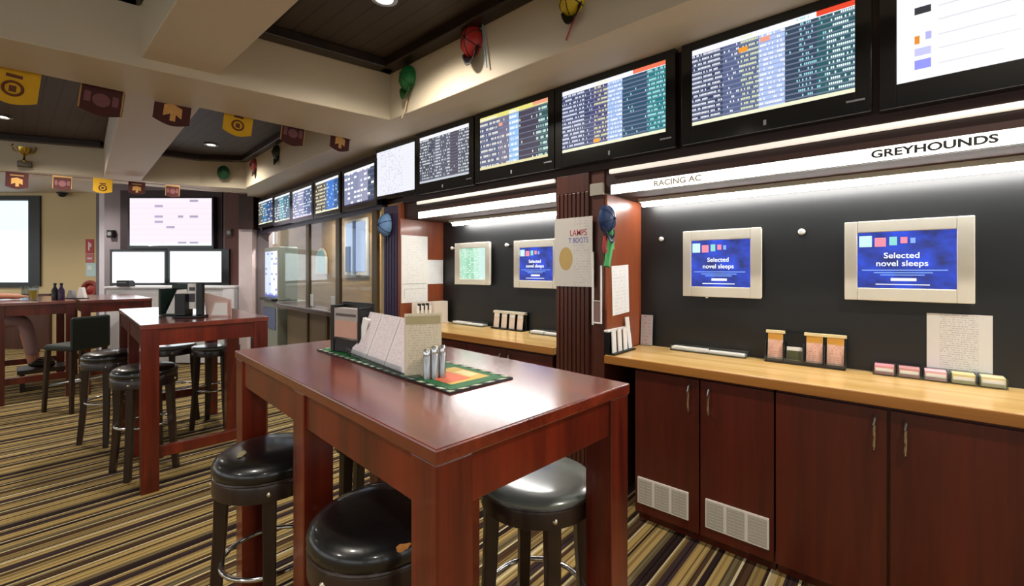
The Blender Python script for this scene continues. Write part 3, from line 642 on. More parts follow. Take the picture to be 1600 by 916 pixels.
# long low tray near the side panel
def flat_tray(y1, w, x, lab):
    t = thing('form_tray', lab, 'tray', mtx=face((x, y1, ZT)), group='shallow form trays')
    b = MB(); b.box(0, w, 0, .004, -.05, .02); b.box(0, w, .004, .034, -.05, -.046); b.box(0, .003, .004, .03, -.046, .02); b.box(w-.003, w, .004, .03, -.046, .02); b.box(0, w, .004, .012, .016, .02); b.build('tray', ACRYL, t)
    b = MB(); b.box(.005, w*.5, .005, .024, -.043, .012); b.box(w*.52, w-.005, .005, .02, -.043, .01); b.build('forms', WHITE, t, .002)
a, c = onX(1049, 548, 2.69), onX(1166, 556, 2.69); flat_tray(a.y, a.y-c.y, 2.69, 'long shallow tray of white forms on the near worktop, nearest the side panel')
a, c = onX(829, 520, 2.66), onX(868, 524, 2.66); flat_tray(a.y, a.y-c.y+.03, 2.66, 'shallow form tray on the second worktop, half behind the pillar')
a, c = onX(708, 508, 2.69), onX(757, 512, 2.69); flat_tray(a.y, a.y-c.y, 2.69, 'shallow form tray at the far end of the second worktop')
# black rack of white slips against the near side panel
def end_rack(Y, x0, lab, n, w, slips, tall=True, mat=BLACK, h=.13):
    m = face((x0, Y, ZT), (1, 0, 0)); t = thing('slip_rack', lab, 'rack', mtx=m)
    b = MB(); b.box(0, n*w, 0, .01, -.04, .03); b.box(0, n*w, .01, h, -.04, -.03); b.build('stand', mat, t, .002)
    for i in range(n+1): b = MB(); b.box(i*w-.003 if i else 0, i*w+.003 if i < n else n*w, .01, h, -.03, -.004); b.build('divider', mat, t)
    b = MB(); b.box(0, n*w, h, h+.012, -.04, -.012); b.build('top_rail', WHITE, t, .002)
    return m
m = end_rack(1.245, 2.275, 'black rack of white slips against the red brown side panel of the near desk', 4, .068, 3)
for i, lb in enumerate(('white slip pad nearest the pillar in the black rack', 'second white slip pad of the black rack', 'third white slip pad of the black rack')):
    slip(m, i*.068+.012, .012, .046, .13, lb, None, P_BLANK, 'white slips in the end rack', lean=-.04, z=.012)
slip(m, 3*.068+.012, .012, .046, .19, 'tall white slip at the inner end of the black rack', None, P_BLANK, 'white slips in the end rack', z=.01)
# flyer holder leaning in the corner
FLY = printed('flyer print', 'b8b4ba', 'c07860', 9, 12, [(0, .0), (.2, .45), (.85, 0.)], 44.)
a = onX(1001, 530, 2.73); c = onX(1022, 530, 2.73)
t = thing('flyer_stand', 'small grey flyer with a red picture standing in the back corner of the near worktop', 'flyer', mtx=face((2.72, a.y, ZT)) @ Matrix.Rotation(-.08, 4, 'X'))
b = MB(); b.box(0, .082, 0, .2, -.008, 0); b.build('holder', ACRYL, t); b = MB(); b.box(.002, .08, .004, .198, -.005, -.001); b.build('card', WHITE, t); b = MB(); b.quad(.003, .079, .005, .197, .0006); b.build('print', FLY, t)
# second desk: white slip boxes, end board
a = onX(770, 508, 2.70); c = onX(819, 508, 2.70); m2 = face((2.70, a.y, ZT)); wd = (a.y-c.y)/4
t = thing('slip_rack', 'small black rack holding four white slips on the second worktop', 'rack', mtx=m2)
b = MB(); b.box(0, 4*wd, 0, .01, -.04, .03); b.box(0, 4*wd, .01, .13, -.04, -.03)
b.build('stand', BLACK, t, .002)
b = MB(); b.box(0, 4*wd, .13, .15, -.04, -.005); b.build('top_rail', IVORY, t, .003)
for i, lb in enumerate(('left end slip of the second desk rack', 'second slip from the left in the second desk rack', 'third slip from the left in the second desk rack', 'right end slip of the second desk rack')):
    slip(m2, i*wd+.008, .012, wd-.03, .125, 'white '+lb, None, M('slip blush', 'e8d4c4', .6), 'white slips in the second desk rack', z=.0)
Y3 = 3.2; a, c = onY(640, 500, Y3), onY(712, 500, Y3)
m = face((2.36, Y3, ZT), (1, 0, 0)); t = thing('slip_rack', 'pale slotted slip rack standing at the far end of the second worktop', 'rack', mtx=m)
b = MB(); b.box(0, .36, 0, .012, -.05, .03); b.box(0, .36, .012, .2, -.05, -.035); b.box(.2, .36, .012, .2, -.035, .02); b.build('stand', M('pale rack', 'e2d8cc', .5), t, .003)
for i in range(4): b = MB(); b.box(.02+i*.045, .05+i*.045, .012, .17, -.03, .0); b.build('slot', M('rack white', 'f0ebe4', .5), t, .002)
for i in range(3): b = MB(); b.box(.053+i*.045, .062+i*.045, .13, .19, -.034, .004); b.build('peg', BLACK, t)
# ------------------------------------------------------------------ counter windows at the far end
s0 = sp + .04
tc = (far(432, 470) - A0).dot(AD); s_end = (far(434, 483, -.04) - A0).dot(AD) + .12
TELW = M('teller room tan wall', 'b09468', .6, var=.08, scale=3)
b = MB(); b.prism([FL(.3, 1.15), FL(8.5, 1.15), FL(8.5, 1.25), FL(.3, 1.25)], 0, 2.53); struct(b.build('wall_booth', TANW), 'tan boarded wall behind the counter windows', 'wall')
DKC = wood('dark plum counter', '2e1716', '4a2826', 1, .25, .4, 6, .05)
t = thing('service_counter', 'dark plum topped counter under the service windows', 'counter', (*FL(s0), 0), math.atan2(AD.y, AD.x) - PI/2)
L = s_end - s0
b = MB(); b.box(-.10, .42, 0, L-.15, .885, .94); b.build('top', DKC, t, .006)
b = MB(); b.box(.06, .36, .02, L-.2, 0, .885); b.build('base', M('counter base taupe', '7a6a52', .6), t)
for i in range(4): b = MB(); b.box(.035, .06, .1+i*.62, .16+i*.62, 0, .885); b.build('post', OLIVE, t, .003)
for (u, w) in ((480, .05), (527, .05), (584.5, .05)):
    s = (far(u, 420) - A0).dot(AD); b = MB(); b.prism([FL(s-w, .0), FL(s+w, .0), FL(s+w, .035), FL(s-w, .035)], .94, 1.957)
    tg = b.build('window_post', OLIVE, bev=.004); tag(tg, {480: 'olive brown post left of the arched mirror', 527: 'olive brown post between the two service windows', 584.5: 'olive brown post nearest the blue cap'}[u], 'post', 'posts of the service windows', 'structure')
s_a, s_b, s_c, s_d = [(far(u, 420) - A0).dot(AD) for u in (587, 527, 479, 436)]
for i, (q0, q1) in enumerate(((s_a+.06, s_b-.055), (s_b+.055, s_c-.055), (s_c+.055, s_d))):
    b = MB(); b.prism([FL(q0, .014), FL(q1, .014), FL(q1, .022), FL(q0, .022)], .945, 1.955); g = struct(b.build('window_%d' % (2+i), GLASS), ('clear service window nearest the blue cap', 'clear service window in the middle', 'clear service window beside the kiosk')[i], 'window')
def booth(u, v): return onP(u, v, A0 - AN*1.14, AN)
# arched mirror and the blue lit window on the booth wall
a, c, d = booth(495, 428), booth(512, 428), booth(503, 388)
w = (a-c).length; h = d.z-a.z
t = thing('arched_mirror', 'arched teal mirror seen through the middle service window', 'mirror', mtx=face(a, AR))
pts = [(0, 0), (w, 0), (w, h-w/2)] + [(w/2+w/2*math.cos(k*PI/10), h-w/2+w/2*math.sin(k*PI/10)) for k in range(1, 10)] + [(0, h-w/2)]
b = MB(); b.prism(pts, 0, .02); b.build('frame', M('pale mirror frame', 'cfc0a8', .5), t); b = MB(); b.prism([(w*.5+(x-w*.5)*.8, h*.5+(y-h*.5)*.9) for x, y in pts], .02, .024); b.build('glass', M('teal mirror glass', '6a9a92', .15), t)
a, c, d = booth(541, 430), booth(577, 430), booth(541, 346); w = (a-c).length; h = d.z-a.z
t = thing('lit_window', 'pale blue lit window panel seen through the service window', 'window', mtx=face(a, AR))
b = MB(); b.box(0, w, 0, h, 0, .03); b.build('frame', M('pale frame', 'd8d0c8', .5), t, .004)
b = MB(); b.box(.06, w-.06, .06, h-.05, .03, .034); b.build('pane', glow('pale blue daylight', 'c8d4f4', .85), t)
b = MB(); b.box(w*.42, w*.52, h*.02, h*.97, .034, .05); b.box(w*.12, w*.3, .05, h*.52, .034, .06); b.build('mullion', M('slate mullion', '3c4a78', .4), t)
for (u, v, lb) in ((481, 462, 'small white notice stand on the dark counter, left one'), (515, 463, 'small white notice stand on the dark counter, nearer one')):
    p = far(u, v, -.02); q = (p-A0).dot(AD); f = FL(q, .02)
    t = thing('notice_stand', lb, 'notice', mtx=face((f[0], f[1], .94), AR), group='white stands on the dark counter')
    b = MB(); b.box(-.05, .05, 0, .008, -.04, .04); b.build('foot', ACRYL, t); b = MB(); b.box(-.05, .05, .006, .15, -.003, .003); b.build('card', WHITE, t, .001)
# kiosk
a = far(434, 483, -.04); c = far(396, 483, -.04); q0 = (a-A0).dot(AD); q1 = (c-A0).dot(AD)
f = FL(q0, -.05); t = thing('self_service_kiosk', 'tall self service kiosk with a pale lit front by the end of the counter', 'kiosk', mtx=face((f[0], f[1], 0), AR) @ Matrix.Translation((-(q1-q0)*.55, 0, 0)))
kw = (q1-q0)*.55
b = MB(); b.box(0, kw, 0, .95, -.4, 0); b.box(0, kw, .95, 1.72, -.28, -.02); b.build('body', M('kiosk grey green', '8e948a', .45), t, .015)
b = MB(); b.quad(.05, kw-.05, 1.0, 1.66, -.018); b.build('screen', board('kiosk page', 9, 6, [(0, 'c8d4f0'), (.5, 'e8f0ff')], [(0, .3), (1, .3)], [(0, '7a80c0'), (1, '7a80c0')], head=None, foot=('5060b0'), line='d0dcf8', seed=51., em=1.), t)
b = MB(); b.box(.04, kw-.04, .955, .985, -.02, .06); b.build('shelf', BLACK, t, .004); b = MB(); b.box(.05, kw-.05, .55, .85, 0, .01); b.build('front_panel', M('kiosk blue', '5a6890', .4), t, .003)
a = far(426, 368, .3); t = thing('lit_sign', 'small bright yellow white lit sign above the kiosk', 'sign', mtx=face((a.x, a.y, a.z), AR))
b = MB(); b.box(-.11, .11, -.16, .16, -.05, 0); b.box(-.09, -.08, .16, 2.52-a.z, -.03, -.02); b.box(.08, .09, .16, 2.52-a.z, -.03, -.02); b.build('housing', GREY, t, .005); b = MB(); b.box(-.1, .1, -.15, .15, 0, .005); b.build('panel', glow('lit yellow white', 'fff8d8', 1.3), t)
a = far(441, 430, .35); t = thing('hanging_coat', 'black coat hanging dark beside the kiosk', 'coat', mtx=face((a.x, a.y, 1.0), AR))
b = MB(); b.lathe([(0, 0), (.13, 0), (.15, .2), (.13, .45), (.12, .52), (.04, .58), (.03, .62), (0, .63)], n=20, mtx=Matrix.Rotation(-PI/2, 4, 'X') @ Matrix.Diagonal((1, .6, 1, 1))); b.build('body', M('black cloth', '101014', .9), t, smooth=True)
a = booth(456, 410); t = paper('paper_notice', face((a.x, a.y, a.z-.1), AR), .2, .3, P_BLANK, 'pale notice on the booth wall beside the kiosk')
# ------------------------------------------------------------------ rear wall screens
def on_wall(u, v, D=D_TV-.001): p = onD(u, v, D); return p
def wall_screen(u0, u1, vt, vb, mat, label, off=.08, bz=(.04, .04, .05, .04)):
    a, c, d = on_wall(u0, vb, D_TV-off), on_wall(u1, vb, D_TV-off), on_wall(u0, vt, D_TV-off)
    return tv(face(a, VIEW), (c-a).length, d.z-a.z, bz, mat, label, 'screens on the rear wall', off, False, 'wall_television')
BIG = board('race picture', 9, 7, [(0, 'f4e4f4'), (1, 'f4e4f4')], [(0, .12), (.4, .3), (.65, .15)], [(0, 'b0a4c0'), (.5, 'a8a0b8')], head=('f8e8f8', .9), foot='e8f4f0', line='f4d8d4', seed=61., em=1.0)
P1 = board('white table page', 12, 18, [(0, 'fdfdff'), (1, 'fdfdff')], [(0, .1), (.5, .06)], [(0, 'e6e6f2'), (1, 'e6e6f2')], head=None, foot=None, line='f4f4fb', seed=62., em=2.6)
P2 = board('aqua table page', 12, 9, [(0, 'eefcff'), (1, 'eefcff')], [(0, .1), (.45, .3), (.9, .1)], [(0, 'c0eaec'), (.5, 'd0ecd8')], head=None, foot=None, line='f6f0f0', seed=63., em=2.0)
t, _ = wall_screen(203, 331, 310, 384, BIG, 'largest rear screen, a pale race picture high on the wall', .12, (.03, .03, .05, .03))
wall_screen(176, 257, 394, 442, P1, 'lower left white screen on the rear wall', .1); wall_screen(266, 346, 393, 441, P2, 'lower right pale aqua screen on the rear wall', .1, (.04, .12, .05, .04))
b = MB(); slab(188, 347, D_TV-.03, .03, on_wall(200, 391).z, on_wall(200, 298).z, b); struct(b.build('trim_22', DUSK), 'dark plum backing behind the big rear screen', 'wall trim')
def speaker(u, v, label):
    t = thing('wall_speaker', label, 'speaker', mtx=face(on_wall(u, v, D_TV), VIEW), group='small wall speakers')
    b = MB(); b.box(-.045, .045, -.06, .06, 0, .07); b.build('cabinet', BLACK, t, .006); b = MB(); b.lathe([(.034, .07), (.03, .074), (0, .071)], n=20); b.build('cone', GREY, t, smooth=True)
speaker(177, 366, 'small dark speaker left of the big rear screen')
p = on_wall(360, 364, D_TV-.06); t = thing('wall_speaker', 'small dark speaker on the red brown column', 'speaker', mtx=face(p, VIEW), group='small wall speakers')
b = MB(); b.box(-.04, .04, -.06, .06, 0, .05); b.build('cabinet', M('dark taupe case', '4a4240', .5), t, .006); b = MB(); b.lathe([(.03, .05), (.026, .054), (0, .051)], n=20); b.build('cone', GREY, t, smooth=True)
# white bench unit below the rear screens
a, c = wall_at(166, D_TV-.5), wall_at(348, D_TV-.5); L = (c-a).length
t = thing('low_cabinet', 'white panelled unit under the rear screens', 'cabinet', mtx=face(a, VIEW))
b = MB(); b.box(0, L, .02, 1.12, -.45, 0); b.build('body', M('white unit', 'd9dade', .5), t, .005)
b = MB()
for i in range(14): b.box(L*.45+i*.055, L*.45+i*.055+.03, .55, 1.05, 0, .006)
b.build('slatted_front', M('pale slats', 'c3bdb6', .6), t); b = MB(); b.box(-.01, L+.01, 1.12, 1.15, -.45, .03); b.build('top', M('unit top', 'e8eaee', .4), t, .004)
a = onD(193, 452, D_TV-.55)
t = thing('ticket_printer', 'small black ticket printer on the white unit below the rear screens', 'printer', mtx=face((a.x, a.y, 1.15), VIEW))
b = MB(); b.prism([(-.02, 0), (.1, 0), (.1, .06), (.06, .09), (-.02, .09)], -.09, .09, Matrix.Rotation(PI/2, 4, 'Y')); b.build('case', BLACK, t, .006); b = MB(); b.box(-.06, .06, .05, .06, .0, .03); b.build('paper_slot', GREY, t)
# signs on the cream wall
def sign(u0, u1, v0, v1, nm, lab, col, marks):
    a, c, d = onD(u0, v1, D_CR-.002), onD(u1, v1, D_CR-.002), onD(u0, v0, D_CR-.002); w = (c-a).length; h = d.z-a.z
    t = thing(nm, lab, 'sign', mtx=face(a, VIEW)); b = MB(); b.box(0, w, 0, h, 0, .006); b.build('plate', M('sign '+col, col, .4), t, .002)
    for (x0, x1, y0, y1, cc) in marks: b = MB(); b.box(x0*w, x1*w, y0*h, y1*h, .006, .008); b.build('mark', M('mark '+cc, cc, .5), t)
sign(134, 147, 374, 396, 'fire_sign', 'red fire sign with a white symbol high on the cream wall', 'b8323a', [(.35, .5, .2, .8, 'f4ecec'), (.55, .7, .45, .7, 'f4ecec')])
sign(134, 147, 397, 411, 'fire_sign', 'dull red sign below the fire sign', 'c06a70', [(.2, .8, .4, .6, 'e8d0d0')])
sign(135, 150, 411, 432, 'notice_plate', 'pale cyan and white plate below the red signs', 'c4e4e8', [(.15, .6, .5, .8, 'f4fafa')])
a = onD(141, 452, D_CR-.1); t = thing('hose_reel', 'red hose reel low on the cream wall', 'hose reel', mtx=face(a, VIEW))
b = MB(); b.torus((0, 0, 0), .12, .035, 28, 10); b.build('hose', M('dull red hose', '8c3a34', .5), t, smooth=True); b = MB(); b.lathe([(0, -.08), (.1, -.08), (.1, -.03), (.03, .03), (0, .035)], n=20); b.build('drum', M('reel red', 'a8423c', .4), t, smooth=True)
a = onD(97, 308, D_CR-.1); t = thing('security_camera', 'small dark camera dome at the top of the cream wall', 'camera', (a.x, a.y, 2.75))
b = MB(); b.lathe([(0, 0), (.07, 0), (.075, -.03), (.06, -.035), (.055, -.06), (.03, -.085), (0, -.09)], n=20); b.build('dome', BLACK, t, smooth=True); b = MB(); b.lathe([(.08, 0), (.08, -.012), (.075, -.014)], n=20); b.build('collar', GREY, t, smooth=True)
# ------------------------------------------------------------------ bar tables
def bar_table(label, loc, rz, w, l, ends=(0, 1), mids=True, leg=.09, ap=.105, h=1.05):
    """origin on the floor under the near left corner; x across, y along"""
    t = thing('bar_table', label, 'table', (loc[0], loc[1], 0), rz, 'tall mahogany bar tables')
    b = MB(); b.box(0, w, 0, l, h-.032, h); b.build('top', MAHOG, t, .004)
    for nm, q in (('apron', (.012, .034, leg, l-leg)), ('apron', (w-.034, w-.012, leg, l-leg)), ('apron', (leg, w-leg, .012, .034)), ('apron', (leg, w-leg, l-.034, l-.012))):
        b = MB(); b.box(*q, h-.032-ap, h-.032); b.build(nm, MAHOG if False else MAHOGLEG, t, .002)
    ys = [.004, l-leg-.004] + ([l/2-leg/2] if mids else [])
    for y in ys:
        for x in (.004, w-leg-.004):
            b = MB(); b.box(x, x+leg, y, y+leg, 0, h-.032); b.build('leg', MAHOGLEG, t, .003)
    for e in ends:
        y = .03 if e == 0 else l-.06
        b = MB(); b.box(leg, w-leg, y, y+.035, .20, .27); b.build('stretcher', MAHOGLEG, t, .003)
    return t
R1 = math.radians(4.0)
T1 = (.531, .655); bar_table('tall six legged mahogany bar table in front, with the green bar runner', T1, -R1*1.0, .70, 1.46, ends=())
T2 = (.535, 3.50); bar_table('second mahogany bar table behind the front one, with black menu holders', T2, -R1*.9, .72, 1.62)
bar_table('farthest left dark bar table with the glass of beer', (-.10, 6.86), 0, .60, 1.5, mids=False, leg=.075)
bar_table('dark bar table at the back between the left one and the rear screens', (.535, 6.80), 0, .62, 1.5, mids=False, leg=.075)
def t1(x, y, z=1.05):
    c, s = math.cos(-R1), math.sin(-R1); return Vector((T1[0]+x*c-y*s, T1[1]+x*s+y*c, z))
# ------------------------------------------------------------------ stools
SEAT_PROF = [(0, .735), (.08, .734), (.13, .73), (.16, .722), (.178, .708), (.186, .69), (.184, .672), (.176, .66), (0, .66)]
FLAT_PROF = [(0, .7195), (.12, .719), (.168, .7175), (.179, .714), (.185, .707), (.185, .70), (.183, .694), (0, .694)]
def make_stool(label, loc, rz=0., flat=False):
    t = thing('bar_stool', label, 'stool', (*loc, 0), rz, 'round backless bar stools')
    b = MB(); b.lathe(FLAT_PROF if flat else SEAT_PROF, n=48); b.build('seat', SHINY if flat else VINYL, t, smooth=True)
    b = MB(); b.torus((0, 0, .693 if flat else .663), .180, .006, 48, 8); b.build('piping', STOOLW, t, smooth=True)
    zt_ = .69 if flat else .658; zb_ = .634 if flat else .598
    b = MB(); b.lathe([(.16, zt_), (.181, zt_), (.184, zt_-.008), (.184, zb_+.004), (.178, zb_), (.145, zb_), (.145, zt_)], n=48); b.build('seat_ring', STOOLW, t, smooth=True)
    for k in range(4):
        a = PI/4 + k*PI/2; c, s = math.cos(a), math.sin(a)
        b = MB(); m = Matrix.Rotation(a, 4, 'Z')
        pts = [(.152, .645, .046), (.158, .45, .042), (.172, .22, .038), (.192, 0, .034)]
        prev = None
        for (r, z, w) in pts:
            ring = [b.bm.verts.new(m @ Vector((r+sx*w/2, sy*w/2, z))) for sx, sy in ((-1, -1), (1, -1), (1, 1), (-1, 1))]
            if prev:
                for i in range(4): b.bm.faces.new((prev[i], prev[(i+1) % 4], ring[(i+1) % 4], ring[i]))
            else: b.bm.faces.new(ring)
            prev = ring
        b.bm.faces.new(prev[::-1]); b.build('leg', STOOLW, t, .004)
        b = MB(); b.lathe([(0, .007), (.004, .0065), (.008, .003), (.009, 0), (0, 0)], n=14, mtx=Matrix.Rotation(a, 4, 'Z') @ Matrix.Translation((.184, 0, .66 if flat else .628)) @ Matrix.Rotation(PI/2, 4, 'Y')); b.build('bolt', BRASS, t, smooth=True, label='pale domed bolt')
    b = MB(); b.torus((0, 0, .335), .158, .009, 48, 10); b.build('foot_ring', CHROME, t, smooth=True, label='chrome foot ring')
    return t
def patch(t, x, y, w, h, mat, rz, name='worn_patch', seed=1):
    """a torn patch lying on the domed vinyl"""
    rnd = random.Random(seed); b = MB(); N = 14; M_ = 4
    def zz(px, py):
        r = math.hypot(px, py)
        for (r0, z0), (r1, z1) in zip(SEAT_PROF, SEAT_PROF[1:]):
            if r0 <= r <= r1: return z0+(z1-z0)*(r-r0)/(r1-r0)
        return .69
    c, s = math.cos(rz), math.sin(rz); rad = [.6+.4*rnd.random() for _ in range(N)]
    rings = []
    for j in range(1, M_+1):
        ring = []
        for i in range(N):
            a = 2*PI*i/N; lx, ly = w*rad[i]*math.cos(a)*j/M_, h*rad[i]*math.sin(a)*j/M_
            px, py = x+lx*c-ly*s, y+lx*s+ly*c; ring.append(b.bm.verts.new((px, py, zz(px, py)+.0025)))
        rings.append(ring)
    ce = b.bm.verts.new((x, y, zz(x, y)+.003))
    for i in range(N): b.bm.faces.new((ce, rings[0][i], rings[0][(i+1) % N]))
    for p, q in zip(rings, rings[1:]):
        for i in range(N): b.bm.faces.new((p[i], q[i], q[(i+1) % N], p[(i+1) % N]))
    b.build(name, mat, t, smooth=True)
proto = make_stool('black stool with a worn cream patch, left of the front table', (.65, 1.775), 0.42)
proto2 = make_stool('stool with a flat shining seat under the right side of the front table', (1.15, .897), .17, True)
def stool(label, loc, rz, src=None):
    c = copy_tree(src or proto); c.location = (*loc, 0); c.rotation_euler = (0, 0, rz); c['label'] = label; return c
sB = stool('nearest black stool, with a torn tan patch, in front of the front table', (.68, 1.085), 1.0)
stool('stool behind the front table of which only legs show under the top', (1.12, 1.80), .8)
stool('stool nearest the corner leg of the second table, chrome ring showing', (.63, 3.95), .15)
stool('stool at the left side of the second table, behind the nearer one', (.56, 4.85), .5)
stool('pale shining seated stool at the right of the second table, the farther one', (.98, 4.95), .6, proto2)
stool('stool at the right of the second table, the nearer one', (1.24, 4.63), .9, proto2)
def local(t, p):
    d = Vector((p[0]-t.location.x, p[1]-t.location.y)); a = -t.rotation_euler.z
    return d.x*math.cos(a)-d.y*math.sin(a), d.x*math.sin(a)+d.y*math.cos(a)
p = onZ(378, 711, .73); x, y = local(proto, p); patch(proto, x, y, .035, .018, SCUFF, .6, seed=4)
p = onZ(629, 858, .705); x, y = local(sB, p); k = .176/math.hypot(x, y); patch(sB, x*k, y*k, .022, .007, TEAR, math.atan2(y, x)+PI/2, 'torn_patch', seed=2)
# low backed chair by the left tables
t = thing('bar_chair', 'dark bar chair with a padded back between the left tables and the second table', 'chair', (.46, 6.22, 0), .55)
DG = M('dark green black vinyl', '14201c', .45)
b = MB(); b.box(-.17, .17, -.17, .17, .60, .66); b.build('seat', DG, t, .02); b = MB(); b.box(-.175, .175, -.19, -.15, .60, .93); b.build('backrest', DG, t, .02)
for sx in (-1, 1):
    for sy in (-1, 1): b = MB(); b.taper((sx*.145, sy*.145, .6), .036, (sx*.165, sy*.165, 0), .028); b.build('leg', STOOLW, t, .003)
b = MB(); b.tube([(-.15, .155, .25), (.15, .155, .25)], .01); b.tube([(-.15, -.155, .3), (.15, -.155, .3)], .01); b.build('foot_rail', CHROME, t, smooth=True)
# ------------------------------------------------------------------ things on the front table
GREEN = M('runner green', '1f6a3a', .6)
def stripe_mat():
    m, nt, p = nodes('runner edge print'); tc = add(nt, 'ShaderNodeTexCoord'); sp_ = add(nt, 'ShaderNodeSeparateXYZ'); nt.links.new(tc.outputs['Object'], sp_.inputs[0])
    f = mth(nt, 'LESS_THAN', mth(nt, 'FRACT', mth(nt, 'MULTIPLY', mth(nt, 'ADD', sp_.outputs[0], sp_.outputs[1]), 20.)), .5)
    nt.links.new(mixc(nt, f, '141a18', 'c8d0b8'), p.inputs['Base Color']); p.inputs['Roughness'].default_value = .6; return m
o = t1(.245, .285); t = thing('bar_runner', 'long green rubber bar runner with printed centre lying on the front table', 'bar mat', o, -R1)
RW, RL = .245, .93
b = MB(); b.box(0, RW, 0, RL, 0, .005); b.build('mat', BLACK, t, .001)
b = MB(); b.box(.004, .014, .004, RL-.004, .005, .0062); b.box(RW-.014, RW-.004, .004, RL-.004, .005, .0062); b.box(.014, RW-.014, .004, .014, .005, .0062); b.box(.014, RW-.014, RL-.014, RL-.004, .005, .0062); b.build('border', stripe_mat(), t)
b = MB(); b.box(.018, RW-.018, .018, RL-.018, .005, .0062); b.build('field', GREEN, t)
for (x0, x1, y0, y1, c) in ((.05, .2, .06, .24, 'd8b45c'), (.05, .14, .08, .2, 'e07050'), (.15, .19, .1, .18, 'e8d8a0'), (.05, .2, .7, .88, 'd8b45c')):
    b = MB(); b.box(x0, x1, y0, y1, .0062, .0068+.0004*(c != 'd8b45c')); b.build('print', M('runner print '+c, c, .6), t)
zt = 1.0575
# stand of a menu with two printed faces
o = onZ(661, 589, zt); MEN = printed('menu print', 'd4cab2', 'b4ab96', 24, 44, [(0, 0.), (.08, .55), (.9, 0.)], 71.)
u = (onZ(690, 586, zt) - onZ(632, 590, zt)); u.z = 0; u.normalize()
o = onZ(632, 590, zt); w = (onZ(690, 586, zt)-o).length
t = thing('menu_stand', 'upright cream printed menu card standing on the green runner', 'menu', mtx=face((o.x, o.y, 1.0562), u))
b = MB(); b.box(0, w, 0, .008, -.035, .03); b.build('foot', ACRYL, t, .002); b = MB(); b.box(0, w, .006, .198, -.004, 0); b.build('card', M('menu card', 'cfc6ae', .5), t); b = MB(); b.quad(.002, w-.002, .008, .196, .0006); b.build('print', MEN, t)
b = MB(); b.box(.004, w-.004, .165, .19, .0008, .0014); b.build('heading_band', M('olive band', 'a89e78', .6), t)
# leaning wad of betting slips in a clear rack
o = onZ(546, 554, zt); c = onZ(631, 588, zt); u = (c-o); u.z = 0; w = u.length; u.normalize()
t = thing('form_rack', 'clear sloping rack of pale betting forms in the middle of the green runner', 'rack', mtx=face((o.x, o.y, 1.0565), u))
n = Matrix.Rotation(-.38, 4, 'X')
b = MB(); b.box(0, w, 0, .006, -.12, .012); b.box(0, w, .006, .175, -.016, -.012, n); b.box(0, w, .006, .03, .008, .012); b.build('rack', ACRYL, t)
FORM = printed('form print', 'e4dade', 'c6b6c0', 26, 26, [(0, 0.), (.1, .55), (.9, 0.)], 72.)
for i, lb in enumerate(('left pad of betting forms in the sloping rack', 'middle pad of betting forms in the sloping rack', 'right pad of betting forms with a red corner, in the sloping rack')):
    f = thing('betting_form', lb, 'betting form', mtx=t.matrix_world @ Matrix.Translation((i*w/3+.003, .008, -.004)) @ n, group='pads of betting forms on the runner')
    b = MB(); b.box(0, w/3-.006, 0, .172, -.007, 0); b.build('pad', WHITE, f); b = MB(); b.quad(.001, w/3-.007, .001, .171, .0005); b.build('print', FORM, f)
    if i == 2: b = MB(); b.box(w/3-.03, w/3-.007, .128, .136, .0006, .0012); b.build('red_mark', M('red ink', 'a83a4a', .6), f)
# black caddy with a card in front of it
o = onZ(516, 548, zt); c = onZ(562, 556, zt); u = (c-o); u.z = 0; w = u.length; u.normalize()
t = thing('card_holder', 'black holder with a pink and grey card at the far end of the green runner', 'holder', mtx=face((o.x, o.y, 1.0565), u))
b = MB(); b.box(0, w, 0, .2, -.07, -.055); b.box(0, .022, 0, .19, -.055, 0); b.box(w-.016, w, 0, .185, -.055, 0); b.box(.022, w-.016, 0, .07, -.055, -.004); b.build('case', BLACK, t, .003)
b = MB(); b.box(.022, w-.016, .055, .178, -.05, -.004); b.build('card', M('grey card', 'a8a09c', .5), t); b = MB(); b.box(.026, w-.02, .062, .13, -.004, -.002); b.build('picture', M('pink picture', 'c49a88', .6), t); b = MB(); b.box(.034, w-.03, .148, .158, -.004, -.002); b.build('heading', M('card heading', '5c5450', .6), t)
o2 = onZ(566, 557, zt); t = thing('folded_leaflet', 'white folded leaflet leaning between the black holder and the forms', 'leaflet', mtx=face((o2.x-.03, o2.y+.03, 1.0565), u) @ Matrix.Rotation(-.3, 4, 'Z'))
b = MB(); b.box(-.02, .012, .006, .15, -.05, -.046); b.box(-.02, .012, .006, .15, -.04, -.036); b.build('sheet', WHITE, t)
# shakers
for (uu, vv, hh, lb) in ((667, 592, .092, 'steel shaker nearest the menu card'), (679, 591, .10, 'steel shaker in the middle of three beside the menu'), (691, 589, .10, 'steel shaker farthest right of three beside the menu')):
    p = onZ(uu, vv, zt); t = thing('shaker', lb, 'shaker', (p.x, p.y, 1.0568), group='steel shakers on the runner')
    b = MB(); b.lathe([(0, 0), (.0115, 0), (.0115, hh*.78), (.010, hh*.8), (0, hh*.8)], n=20); b.build('body', STEEL, t, smooth=True); b = MB(); b.lathe([(.0118, hh*.78), (.0118, hh*.93), (.008, hh), (0, hh*1.0), ], n=20); b.build('cap', CHROME, t, smooth=True)
